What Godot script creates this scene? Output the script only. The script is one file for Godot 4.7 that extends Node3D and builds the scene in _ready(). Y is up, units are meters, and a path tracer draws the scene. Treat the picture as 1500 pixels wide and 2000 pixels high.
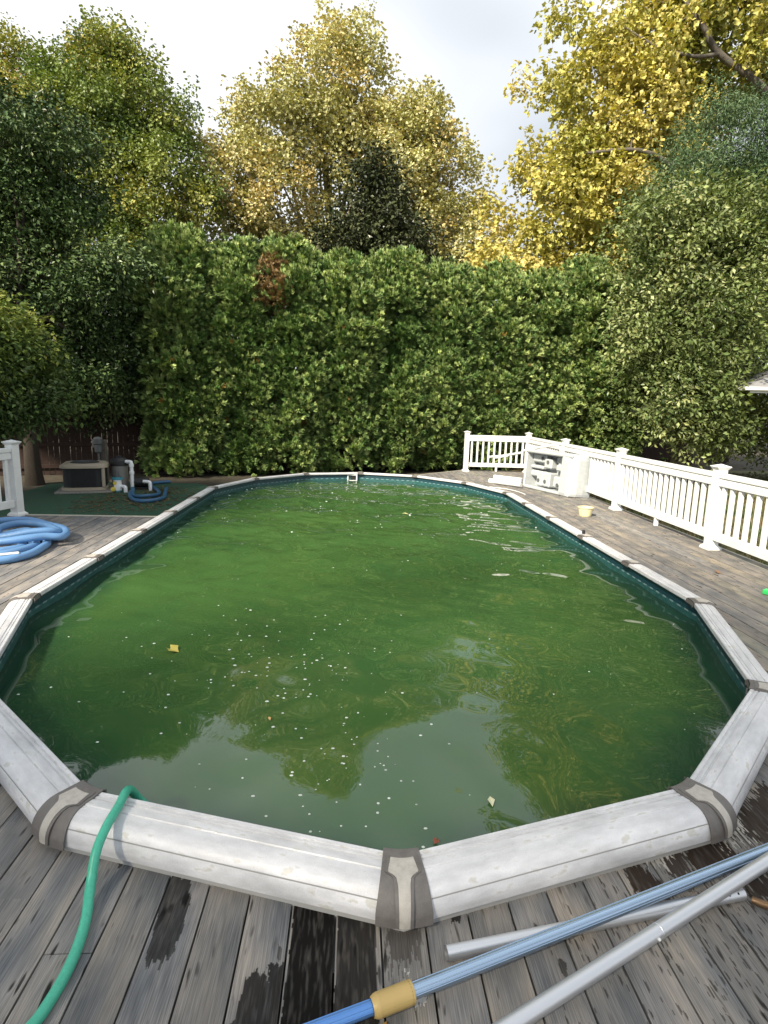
extends Node3D
# A murky above-ground pool in a timber deck, white railings, an arborvitae hedge and autumn trees.
var rng := RandomNumberGenerator.new()
var M := {}
const DECK := -0.11
const WATER := -0.15
const GROUND := -0.3
var pool: Array[Vector2] = []          # rail centre line, clockwise from the near corner

# ------------------------------------------------------------------ helpers
func begin() -> SurfaceTool:
	var s := SurfaceTool.new()
	s.begin(Mesh.PRIMITIVE_TRIANGLES)
	return s

func numbered(parent: Node, called: String) -> String:
	if not parent.has_node(called):
		return called
	var counts: Dictionary = parent.get_meta("_n", {})
	var k: int = counts.get(called, 0) + 1
	counts[called] = k
	parent.set_meta("_n", counts)
	return "%s_%03d" % [called, k]

func obj(called: String, shape, mat: Material, parent: Node = self, at := Vector3.ZERO) -> MeshInstance3D:
	var o := MeshInstance3D.new()
	o.mesh = shape.commit() if shape is SurfaceTool else shape
	o.name = numbered(parent, called)
	o.material_override = mat
	o.position = at
	parent.add_child(o, true)
	return o

func tag(o: Node, label: String, category: String, group := "") -> Node:
	o.set_meta("label", label)
	o.set_meta("category", category)
	if group:
		o.set_meta("group", group)
	return o

func thing(called: String, label: String, category: String, at := Vector3.ZERO, turn := 0.0, group := "") -> Node3D:
	var o := Node3D.new()
	o.name = numbered(self, called)
	add_child(o, true)
	o.position = at
	o.rotation.y = turn
	tag(o, label, category, group)
	return o

func structure(o: Node, label: String) -> Node:
	o.set_meta("kind", "structure")
	o.set_meta("label", label)
	return o

func tri(st: SurfaceTool, a: Vector3, b: Vector3, c: Vector3, n: Vector3) -> void:
	st.set_normal(n)
	if (b - a).cross(c - a).dot(n) > 0.0:
		st.add_vertex(a); st.add_vertex(c); st.add_vertex(b)
	else:
		st.add_vertex(a); st.add_vertex(b); st.add_vertex(c)

func quad(st: SurfaceTool, a: Vector3, b: Vector3, c: Vector3, d: Vector3, n: Vector3) -> void:
	tri(st, a, b, c, n)
	tri(st, a, c, d, n)

func face(st: SurfaceTool, pts: Array, centre: Vector3) -> void:   # a flat face of a convex body
	var n: Vector3 = (pts[1] - pts[0]).cross(pts[2] - pts[0]).normalized()
	if n.dot(pts[0] - centre) < 0.0:
		n = -n
	for i in range(1, pts.size() - 1):
		tri(st, pts[0], pts[i], pts[i + 1], n)

func box(st: SurfaceTool, c: Vector3, size: Vector3, b := 0.003, basis := Basis()) -> void:   # a chamfered box
	var h := size / 2.0
	b = minf(b, minf(h.x, minf(h.y, h.z)) * 0.6)
	var corner := func(sx: int, sy: int, sz: int, k: int) -> Vector3:
		var p := Vector3(sx * (h.x - (0.0 if k == 0 else b)), sy * (h.y - (0.0 if k == 1 else b)), sz * (h.z - (0.0 if k == 2 else b)))
		return c + basis * p
	for s in [-1, 1]:
		face(st, [corner.call(s, -1, -1, 0), corner.call(s, 1, -1, 0), corner.call(s, 1, 1, 0), corner.call(s, -1, 1, 0)], c)
		face(st, [corner.call(-1, s, -1, 1), corner.call(1, s, -1, 1), corner.call(1, s, 1, 1), corner.call(-1, s, 1, 1)], c)
		face(st, [corner.call(-1, -1, s, 2), corner.call(1, -1, s, 2), corner.call(1, 1, s, 2), corner.call(-1, 1, s, 2)], c)
	for a in [-1, 1]:
		for e in [-1, 1]:
			face(st, [corner.call(a, e, -1, 0), corner.call(a, e, 1, 0), corner.call(a, e, 1, 1), corner.call(a, e, -1, 1)], c)
			face(st, [corner.call(a, -1, e, 0), corner.call(a, 1, e, 0), corner.call(a, 1, e, 2), corner.call(a, -1, e, 2)], c)
			face(st, [corner.call(-1, a, e, 1), corner.call(1, a, e, 1), corner.call(1, a, e, 2), corner.call(-1, a, e, 2)], c)
			for f in [-1, 1]:
				face(st, [corner.call(a, e, f, 0), corner.call(a, e, f, 1), corner.call(a, e, f, 2)], c)

func frustum(st: SurfaceTool, c: Vector3, s0: Vector2, s1: Vector2, h: float, basis := Basis()) -> void:   # a box that narrows upwards from c
	var lo := []
	var hi := []
	for k in [[-1, -1], [1, -1], [1, 1], [-1, 1]]:
		lo.append(c + basis * Vector3(k[0] * s0.x / 2, 0, k[1] * s0.y / 2))
		hi.append(c + basis * Vector3(k[0] * s1.x / 2, h, k[1] * s1.y / 2))
	var mid: Vector3 = c + basis * Vector3(0, h / 2, 0)
	face(st, lo, mid)
	if s1.x > 0.001:
		face(st, hi, mid)
	for i in 4:
		face(st, [lo[i], lo[(i + 1) % 4], hi[(i + 1) % 4], hi[i]] if s1.x > 0.001 else [lo[i], lo[(i + 1) % 4], hi[i]], mid)

func smooth(pts: Array, steps := 6) -> Array:    # Catmull-Rom through the points
	var out := []
	for i in pts.size() - 1:
		var a: Vector3 = pts[maxi(i - 1, 0)]
		var b: Vector3 = pts[i]
		var c: Vector3 = pts[i + 1]
		var d: Vector3 = pts[mini(i + 2, pts.size() - 1)]
		for k in steps:
			out.append(b.cubic_interpolate(c, a, d, float(k) / steps))
	out.append(pts[-1])
	return out

func tube(st: SurfaceTool, pts: Array, radius, seg := 10, caps := true) -> void:
	var n := pts.size()
	var side := Vector3.ZERO
	var rings := []
	var along := 0.0
	for i in n:
		var t: Vector3 = (pts[mini(i + 1, n - 1)] - pts[maxi(i - 1, 0)]).normalized()
		if side == Vector3.ZERO:
			side = t.cross(Vector3.UP if absf(t.y) < 0.9 else Vector3.RIGHT).normalized()
		else:
			side = (side - t * side.dot(t)).normalized()
		var up := t.cross(side)
		var r: float = radius[i] if radius is Array else radius
		if i > 0:
			along += pts[i].distance_to(pts[i - 1])
		var ring := []
		for k in seg + 1:
			var a := TAU * k / seg
			var d := side * cos(a) + up * sin(a)
			ring.append([pts[i] + d * r, d, Vector2(float(k) / seg, along)])
		rings.append(ring)
	for i in n - 1:
		for k in seg:
			for v in [rings[i][k], rings[i + 1][k + 1], rings[i][k + 1], rings[i][k], rings[i + 1][k], rings[i + 1][k + 1]]:
				st.set_normal(v[1]); st.set_uv(v[2]); st.add_vertex(v[0])
	if caps:
		for e in [0, n - 1]:
			var out: Vector3 = (pts[0] - pts[1]).normalized() if e == 0 else (pts[n - 1] - pts[n - 2]).normalized()
			for k in seg:
				tri(st, pts[e], rings[e][k][0], rings[e][k + 1][0], out)

func lathe(st: SurfaceTool, prof: Array, seg := 20, at := Vector3.ZERO, basis := Basis(), ribs := 0.0) -> void:   # prof: Vector2(radius, height), upwards
	for i in prof.size() - 1:
		var a: Vector2 = prof[i]
		var b: Vector2 = prof[i + 1]
		var slope := Vector2(b.y - a.y, a.x - b.x).normalized()
		if slope == Vector2.ZERO:
			continue
		for k in seg:
			var t0 := TAU * k / seg
			var t1 := TAU * (k + 1) / seg
			var r0 := 1.0 - (ribs if k % 2 == 0 else 0.0)
			var r1 := 1.0 - (ribs if k % 2 == 1 else 0.0)
			var e0 := Vector3(cos(t0), 0, sin(t0))
			var e1 := Vector3(cos(t1), 0, sin(t1))
			var p := [e0 * a.x * r0 + Vector3.UP * a.y, e1 * a.x * r1 + Vector3.UP * a.y, e1 * b.x * r1 + Vector3.UP * b.y, e0 * b.x * r0 + Vector3.UP * b.y]
			var n0 := (e0 * slope.x + Vector3.UP * slope.y).normalized()
			var n1 := (e1 * slope.x + Vector3.UP * slope.y).normalized()
			if ribs > 0.0:
				n0 = (e0 + e1).normalized() * slope.x + Vector3.UP * slope.y
				n1 = n0
			var nn := [n0, n1, n1, n0]
			for q in [[0, 1, 2], [0, 2, 3]]:
				var f: Array = q
				if (p[f[1]] - p[f[0]]).cross(p[f[2]] - p[f[0]]).dot(nn[0] + nn[1]) > 0.0:
					f = [q[0], q[2], q[1]]
				for j in f:
					st.set_normal(basis * nn[j]); st.add_vertex(at + basis * p[j])

func rounded(w: float, d: float, r: float) -> Array:    # a rounded rectangle, Vector2s
	var out := []
	for q in 4:
		var c := Vector2((w / 2 - r) * (1 if q in [0, 3] else -1), (d / 2 - r) * (1 if q in [0, 1] else -1))
		for k in 6:
			var a := PI / 2 * (q + k / 5.0)
			out.append(c + Vector2(cos(a), sin(a)) * r)
	return out

func stack(st: SurfaceTool, rings: Array, heights: Array, lid := true) -> void:   # joins outlines (Vector2 arrays) at rising heights
	for i in rings.size() - 1:
		var n: int = rings[i].size()
		for k in n:
			var k2 := (k + 1) % n
			var a := Vector3(rings[i][k].x, heights[i], rings[i][k].y)
			var b := Vector3(rings[i][k2].x, heights[i], rings[i][k2].y)
			var c := Vector3(rings[i + 1][k2].x, heights[i + 1], rings[i + 1][k2].y)
			var d := Vector3(rings[i + 1][k].x, heights[i + 1], rings[i + 1][k].y)
			var nn := (c - a).cross(d - b).normalized()
			var mid := (a + b + c + d) / 4.0
			if nn.dot(Vector3(mid.x, 0, mid.z)) < 0.0 and absf(nn.y) < 0.95 or absf(nn.y) >= 0.95 and nn.y < 0.0:
				nn = -nn
			quad(st, a, b, c, d, nn)
	if lid:
		var top: Array = rings[-1]
		for k in top.size():
			tri(st, Vector3(0, heights[-1], 0), Vector3(top[k].x, heights[-1], top[k].y), Vector3(top[(k + 1) % top.size()].x, heights[-1], top[(k + 1) % top.size()].y), Vector3.UP)

func paint(c: Color, rough := 0.6, metal := 0.0, spec := 0.5) -> StandardMaterial3D:   # c is linear
	var m := StandardMaterial3D.new()
	m.albedo_color = c.linear_to_srgb()
	m.roughness = rough
	m.metallic = metal
	m.metallic_specular = spec
	return m

func noise(seed_: int, freq: float, octaves := 4, kind := FastNoiseLite.TYPE_SIMPLEX_SMOOTH) -> FastNoiseLite:
	var n := FastNoiseLite.new()
	n.seed = seed_
	n.frequency = freq
	n.noise_type = kind
	n.fractal_octaves = octaves
	return n

func grey(seed_: int, freq: float, w: int, h: int, w2 := 0, h2 := 0, octaves := 4) -> PackedByteArray:   # noise made at w x h, stretched to w2 x h2
	var im: Image = noise(seed_, freq, octaves).get_seamless_image(w, h)
	if w2 > 0:
		im.resize(w2, h2, Image.INTERPOLATE_CUBIC)
	im.convert(Image.FORMAT_L8)
	return im.get_data()

func picture(w: int, h: int, data: PackedByteArray, format := Image.FORMAT_RGB8) -> ImageTexture:
	return ImageTexture.create_from_image(Image.create_from_data(w, h, false, format, data))

func mottled(c0: Color, c1: Color, seed_: int, freq: float, scale: float, rough := 0.85, bump := 0.0) -> StandardMaterial3D:   # world-mapped noise between two linear colours
	var a := grey(seed_, freq, 256, 256)
	var b := grey(seed_ + 1, freq * 5.0, 256, 256)
	var out := PackedByteArray()
	out.resize(256 * 256 * 3)
	for i in 256 * 256:
		var t := clampf((a[i] * 0.6 + b[i] * 0.4) / 255.0 * 1.8 - 0.4, 0.0, 1.0)
		var c := c0.lerp(c1, t).linear_to_srgb()
		out[i * 3] = c.r8; out[i * 3 + 1] = c.g8; out[i * 3 + 2] = c.b8
	var m := StandardMaterial3D.new()
	m.albedo_texture = picture(256, 256, out)
	m.uv1_triplanar = true
	m.uv1_world_triplanar = true
	m.uv1_scale = Vector3.ONE * scale
	m.roughness = rough
	if bump > 0.0:
		m.heightmap_enabled = true
		m.heightmap_texture = picture(256, 256, b, Image.FORMAT_L8)
		m.heightmap_scale = bump
	return m

# ------------------------------------------------------------------ foliage
func leaf(st: SurfaceTool, p: Vector3, along: Vector3, up: Vector3, size: float, kind: String, tone: Color) -> void:
	var side := along.cross(up).normalized()
	up = side.cross(along).normalized()
	st.set_color(tone)
	if kind == "star":     # a broad lobed leaf
		var rim := []
		for k in 9:
			var a := lerpf(-2.5, 2.5, k / 8.0)
			var r := size * (0.6 if k % 2 == 0 else 0.43) * (1.0 - 0.12 * absf(a))
			rim.append(p + along * (size * 0.3 + cos(a) * r) + side * sin(a) * r + up * (absf(sin(a)) * size * 0.16 - 0.1 * size * cos(a)))
		var base := p + along * size * 0.22
		for k in 8:
			var n: Vector3 = (rim[k] - base).cross(rim[k + 1] - base).normalized()
			if n.dot(up) < 0.0:
				n = -n
			tri(st, base, rim[k], rim[k + 1], n)
	else:                  # a pointed oval, folded along its rib
		var w := size * (0.27 if kind == "oval" else 0.115)
		var a := p
		var b := p + along * size - up * size * 0.12
		var m := p + along * size * 0.45 - up * size * 0.03
		var l := m + side * w + up * w * 0.35
		var r := m - side * w + up * w * 0.35
		tri(st, a, l, b, (up - side * 0.33).normalized())
		tri(st, a, r, b, (up + side * 0.33).normalized())

func cluster(count: int, radius: float, size: float, kind: String, seed_: int, spread := 0.25) -> ArrayMesh:
	var g := RandomNumberGenerator.new()
	g.seed = seed_
	var st := begin()
	for i in count:
		var d := Vector3(g.randfn(), g.randfn() * 0.7, g.randfn()).normalized()
		var p := d * radius * pow(g.randf(), 0.45)
		var along := (d + Vector3(g.randfn(), g.randfn() - 0.7, g.randfn()) * 0.6).normalized()
		var up := (Vector3.UP + Vector3(g.randfn(), g.randfn(), g.randfn()) * 0.65).normalized()
		var v := 1.0 + g.randf_range(-spread, spread)
		leaf(st, p, along, up, size * g.randf_range(0.75, 1.2), kind, Color(v * g.randf_range(0.92, 1.1), v, v * g.randf_range(0.85, 1.1)))
	return st.commit()

func spray(seed_: int, size: float) -> ArrayMesh:    # flat feathery fans of an arborvitae, stem along +y
	var g := RandomNumberGenerator.new()
	g.seed = seed_
	var st := begin()
	for f in 4:
		var turn := Basis(Vector3.UP, g.randf() * TAU) * Basis(Vector3.RIGHT, g.randf_range(0.05, 0.75))
		for k in 9:
			var a := g.randf_range(-0.6, 0.6)
			var len := size * g.randf_range(0.4, 0.75)
			var at := turn * Vector3(0, size * g.randf_range(0.0, 0.5), 0)
			var dir := turn * Vector3(sin(a), cos(a), g.randf_range(-0.25, 0.1)).normalized()
			var up := turn * Vector3(g.randfn() * 0.3, 0.2, 1).normalized()
			var v := g.randf_range(0.75, 1.3)
			leaf(st, at, dir, up, len, "needle", Color(v * g.randf_range(0.9, 1.12), v, v * 0.9))
	return st.commit()

func leaves(parent: Node, called: String, mesh: Mesh, mat: Material, where: Array, tints: Array) -> void:
	var mm := MultiMesh.new()
	mm.transform_format = MultiMesh.TRANSFORM_3D
	mm.use_colors = true
	mm.mesh = mesh
	mm.instance_count = where.size()
	for i in where.size():
		mm.set_instance_transform(i, where[i])
		mm.set_instance_color(i, tints[i])
	var o := MultiMeshInstance3D.new()
	o.name = numbered(parent, called)
	o.multimesh = mm
	o.material_override = mat
	o.set_meta("kind", "stuff")
	parent.add_child(o, true)

func leaf_material(gloss := 0.5, through := 0.35) -> StandardMaterial3D:
	var m := StandardMaterial3D.new()
	m.vertex_color_use_as_albedo = true
	m.roughness = gloss
	m.metallic_specular = 0.4
	m.cull_mode = BaseMaterial3D.CULL_DISABLED
	m.backlight_enabled = true
	m.backlight = Color(through, through, through * 0.55)
	return m

func tree(called: String, label: String, category: String, base: Vector3, spec: Dictionary) -> Node3D:
	var g := RandomNumberGenerator.new()
	g.seed = spec.seed
	var o := thing(called, label, category, base)
	var lobes: Array = spec.lobes          # [centre in the world, radii]
	var top: Vector3 = spec.fork - base    # where the trunk ends
	var wood := begin()
	var r0: float = spec.trunk
	var mid := top * 0.5 + Vector3(g.randfn(), 0, g.randfn()) * 0.15
	var stem := smooth([Vector3(0, -0.1, 0), mid, top], 5)
	var rad := []
	for i in stem.size():
		var t := i / float(stem.size() - 1)
		rad.append(r0 * (1.0 - 0.5 * t) * (1.0 + 0.5 * exp(-t * 9.0)))
	tube(wood, stem, rad, 10)
	obj("trunk", wood, spec.bark, o)
	var limbs := begin()
	var nodes := []                        # [point, radius]
	for l in lobes:
		for k in int(spec.get("limbs", 4)):
			var d := Vector3(g.randfn(), g.randfn() * 0.8 + 0.3, g.randfn()).normalized()
			var to: Vector3 = l[0] - base + d * l[1] * g.randf_range(0.45, 0.85)
			var s: Vector3 = stem[int(g.randf_range(0.55, 1.0) * (stem.size() - 1))]
			var bend: Vector3 = s.lerp(to, 0.45) + Vector3(0, s.distance_to(to) * g.randf_range(0.02, 0.18), 0) + Vector3(g.randfn(), g.randfn(), g.randfn()) * 0.2
			var path := smooth([s, bend, to], 6)
			var rr := []
			var rb: float = r0 * g.randf_range(0.26, 0.46)
			for i in path.size():
				var t := i / float(path.size() - 1)
				rr.append(lerpf(rb, rb * 0.16, t))
				if t > 0.2:
					nodes.append([path[i], rr[-1]])
			tube(limbs, path, rr, 6, false)
	for e in spec.get("boughs", []):      # boughs that show in front of the leaves
		var path := smooth(e[0].map(func(q): return q - base), 6)
		var rr := []
		for i in path.size():
			rr.append(lerpf(e[1], e[1] * 0.3, i / float(path.size() - 1)))
			nodes.append([path[i], rr[-1]])
		tube(limbs, path, rr, 8, false)
	var where := []
	var tints := []
	var colours: Array = spec.colours
	var weight := 0.0
	for l in lobes:
		weight += l[1].x * l[1].y
	for l in lobes:
		var count := int(spec.clumps * l[1].x * l[1].y / weight)
		for k in count:
			var d := Vector3(g.randfn(), g.randfn(), g.randfn()).normalized()
			if d.z < -0.4 and g.randf() < 0.6:
				d.z = -d.z
			var reach := lerpf(0.3, 1.0, pow(g.randf(), 0.55))
			if g.randf() < 0.07:
				reach = g.randf_range(1.02, 1.28)
			var p: Vector3 = l[0] - base + d * l[1] * reach
			var best := 0
			var near := INF
			for i in nodes.size():
				var e: float = nodes[i][0].distance_squared_to(p)
				if e < near:
					near = e; best = i
			var from: Vector3 = nodes[best][0]
			var m := from.lerp(p, 0.5) + Vector3(0, 0.1 * sqrt(near), 0)
			var b: float = minf(nodes[best][1] * 0.6, 0.03)
			tube(limbs, [from, m, p], [b, b * 0.6, 0.004], 4, false)
			nodes.append([m, b * 0.6])
			var hue: float = clampf(g.randfn() * 0.28 + 0.5, 0.0, 0.999) * (colours.size() - 1)
			if spec.has("hue_of"):
				hue = clampf(spec.hue_of.call(p + base) + g.randfn() * 0.16, 0.0, 0.999) * (colours.size() - 1)
			var tone: Color = colours[int(hue)].lerp(colours[int(hue) + 1], fmod(hue, 1.0))
			for c in int(spec.per_clump):
				var q: Vector3 = Vector3(g.randfn(), g.randfn() * spec.get("flat", 0.7), g.randfn()) * spec.clump_size * 0.55
				var bs := Basis(Vector3.UP, g.randf() * TAU) * Basis(Vector3.RIGHT, g.randfn() * 0.35)
				where.append(Transform3D(bs.scaled(Vector3.ONE * g.randf_range(0.8, 1.2)), p + q))
				var v := g.randf_range(0.8, 1.2)
				tints.append(Color(tone.r * v, tone.g * v, tone.b * v))
	obj("limbs", limbs, spec.bark, o)
	leaves(o, "crown", spec.mesh, spec.leaf, where, tints)
	return o

func arborvitae(label: String, base: Vector3, height: float, rx: float, rz: float, seed_: int, count: int, dead: Array) -> void:
	var g := RandomNumberGenerator.new()
	g.seed = seed_
	var o := thing("arborvitae", label, "arborvitae", base, 0.0, "arborvitae trees in the hedge")
	var st := begin()
	tube(st, [Vector3(0, -0.05, 0), Vector3(0.05, height * 0.5, 0), Vector3(0, height * 0.93, 0)], [0.12, 0.08, 0.02], 8)
	for k in 40:
		var y := height * g.randf_range(0.04, 0.9)
		var a := g.randf() * TAU
		var w := 1.0 - pow(y / height, 3.0) * 0.6
		tube(st, [Vector3(0, y, 0), Vector3(cos(a) * rx * 0.45 * w, y + 0.15, sin(a) * rz * 0.45 * w), Vector3(cos(a) * rx * 0.85 * w, y + 0.42, sin(a) * rz * 0.85 * w)], [0.025, 0.015, 0.004], 4, false)
	obj("trunk", st, M.bark_dark, o)
	var lump := noise(seed_, 0.75, 3)
	var fresh := g.randf_range(0.15, 0.45)
	var sets := [[], []]
	var tints := [[], []]
	for i in count / 28:                   # tufts on the surface, each a ball of sprays that fan outwards
		var t := pow(g.randf(), 0.85)
		var y := height * t
		var w := sqrt(maxf(0.0, 1.0 - pow(maxf(0.0, (t - 0.62) / 0.4), 2.0))) * lerpf(0.74, 1.0, minf(1.0, t * 3.0))
		var a := g.randf() * TAU
		if sin(a) < -0.2 and g.randf() < 0.7:
			a = -a
		var deep := g.randf() < 0.36
		var out := Vector3(cos(a) * rx, 0, sin(a) * rz) * w
		var k := 1.0 + 0.75 * lump.get_noise_3d(base.x + out.x, y * 0.55, base.z + out.z)
		var r := (0.3 + 0.7 * k) * (g.randf_range(0.4, 0.7) if deep else g.randf_range(0.76, 1.02))
		var heart := Vector3(out.x * r, y, out.z * r)
		var big := g.randf_range(0.6, 1.7)
		var tuft_tone := clampf(0.1 + fresh + 0.9 * (k - 0.9) + g.randf() * 0.35 + (0.2 if t > 0.8 else 0.0), 0.0, 1.0)
		var away := (Vector3(cos(a), 0.25 + maxf(0.0, t - 0.6) * 2.2, sin(a))).normalized()
		for j in 28:
			var dir := (away * 0.6 + Vector3(0, 0.45, 0) + Vector3(g.randfn(), g.randfn() * 0.7, g.randfn()) * 0.5).normalized()
			var p := heart + dir * Vector3(0.2, 0.27, 0.2) * big * g.randf_range(0.2, 1.15)
			var x := dir.cross(Vector3(g.randfn(), g.randfn(), g.randfn())).normalized()
			var bs := Basis(x, dir, x.cross(dir)).scaled(Vector3.ONE * g.randf_range(0.7, 1.2))
			var s := j % 2
			sets[s].append(Transform3D(bs, p))
			var v := g.randf_range(0.65, 1.3)
			var c := Color(0.095, 0.18, 0.05).lerp(Color(0.52, 0.61, 0.23), tuft_tone * pow(g.randf(), 1.5))
			if g.randf() < 0.003:
				c = Color(0.24, 0.16, 0.05)
			for d in dead:
				var e: Vector3 = (p + base - d[0]) / d[1]
				if e.length() < g.randf_range(0.5, 1.05) and g.randf() < 0.75:
					c = Color(0.30, 0.20, 0.095)
			tints[s].append(Color(c.r * v, c.g * v, c.b * v))
	for s in 2:
		leaves(o, "foliage", M["spray%d" % s], M.leaf_soft, sets[s], tints[s])

# ------------------------------------------------------------------ the pool
func mitre(i: int) -> Vector2:
	var n := pool.size()
	var a := out_normal(i - 1)
	var b := out_normal(i)
	return (a + b) / (1.0 + a.dot(b))

func out_normal(i: int) -> Vector2:      # of the side from corner i to corner i + 1
	var n := pool.size()
	var d := (pool[posmod(i + 1, n)] - pool[posmod(i, n)]).normalized()
	var q := Vector2(d.y, -d.x)
	var m := (pool[posmod(i + 1, n)] + pool[posmod(i, n)]) / 2.0 - Vector2(0, -2.5)
	return q if q.dot(m) > 0.0 else -q

func ring(d: float) -> PackedVector2Array:
	var out := PackedVector2Array()
	for i in pool.size():
		out.append(pool[i] + mitre(i) * d)
	return out

func rail_y(d: float) -> float:
	if d < -0.01:
		return 0.0
	var t := clampf((d + 0.01) / 0.065, 0.0, 1.0)
	return -0.075 * (1.0 - sqrt(maxf(0.0, 1.0 - t * t * 0.985)))

func cap_patch(st: SurfaceTool, i: int, ds: Array, hw: Array, lift: float, thick: float) -> void:
	var n := pool.size()
	var p := pool[i]
	var t0 := (p - pool[posmod(i - 1, n)]).normalized()
	var t1 := (pool[posmod(i + 1, n)] - p).normalized()
	var n0 := out_normal(i - 1)
	var n1 := out_normal(i)
	var mm := mitre(i)
	var cols := 8
	var grid := []
	for j in ds.size():
		var d: float = ds[j].x
		var y: float = ds[j].y + lift
		var row := []
		var w: float = hw[j] - d * sqrt(maxf(0.0, (1.0 - n0.dot(n1)) / 2.0))   # the sides fan out towards the deck
		var l: Vector2 = p + n0 * d - t0 * w
		var r: Vector2 = p + n1 * d + t1 * w
		var c := p + mm * d
		for k in cols + 1:
			var t := k / float(cols)
			var q: Vector2 = l.lerp(c, t).lerp(c.lerp(r, t), t)
			row.append(Vector3(q.x, y, q.y))
		grid.append(row)
	var normals := []
	for j in ds.size():
		var row := []
		for k in cols + 1:
			var a: Vector3 = grid[mini(j + 1, ds.size() - 1)][k] - grid[maxi(j - 1, 0)][k]
			var b: Vector3 = grid[j][mini(k + 1, cols)] - grid[j][maxi(k - 1, 0)]
			var nn := a.cross(b).normalized()
			if nn.dot(Vector3(mm.x, 2.0, mm.y)) < 0.0:
				nn = -nn
			row.append(nn)
		normals.append(row)
	for j in ds.size() - 1:
		for k in cols:
			var f := [[j, k], [j, k + 1], [j + 1, k + 1], [j + 1, k]]
			for q in [[0, 1, 2], [0, 2, 3]]:
				var pts := []
				for e in q:
					pts.append(f[e])
				var a: Vector3 = grid[pts[0][0]][pts[0][1]]
				var b: Vector3 = grid[pts[1][0]][pts[1][1]]
				var c: Vector3 = grid[pts[2][0]][pts[2][1]]
				if (b - a).cross(c - a).dot(normals[j][k]) > 0.0:
					pts.reverse()
				for e in pts:
					st.set_normal(normals[e[0]][e[1]]); st.add_vertex(grid[e[0]][e[1]])
	# the thickness along both flanks and both ends
	var down := func(q: Vector3, j: int, k: int) -> Vector3: return q - normals[j][k] * thick
	for j in ds.size() - 1:
		for k in [0, cols]:
			var t3 := Vector3(-t0.x, 0, -t0.y) if k == 0 else Vector3(t1.x, 0, t1.y)
			quad(st, grid[j][k], grid[j + 1][k], down.call(grid[j + 1][k], j + 1, k), down.call(grid[j][k], j, k), t3)
	for j in [0, ds.size() - 1]:
		var e3 := Vector3(mm.x, 0, mm.y).normalized() * (-1.0 if j == 0 else 1.0)
		for k in cols:
			quad(st, grid[j][k], grid[j][k + 1], down.call(grid[j][k + 1], j, k + 1), down.call(grid[j][k], j, k), e3)

var waves := []
func wave(x: float, z: float) -> Vector3:     # height and its two slopes
	var w := Vector3.ZERO
	var far := clampf((0.5 - z) / 6.0, 0.0, 1.0)
	for k in waves:
		var s: float = k[2] * lerpf(k[4], k[5], far)
		var a: float = k[0] * x + k[1] * z + k[3]
		w.x += s * sin(a)
		w.y += s * k[0] * cos(a)
		w.z += s * k[1] * cos(a)
	return w

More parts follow.
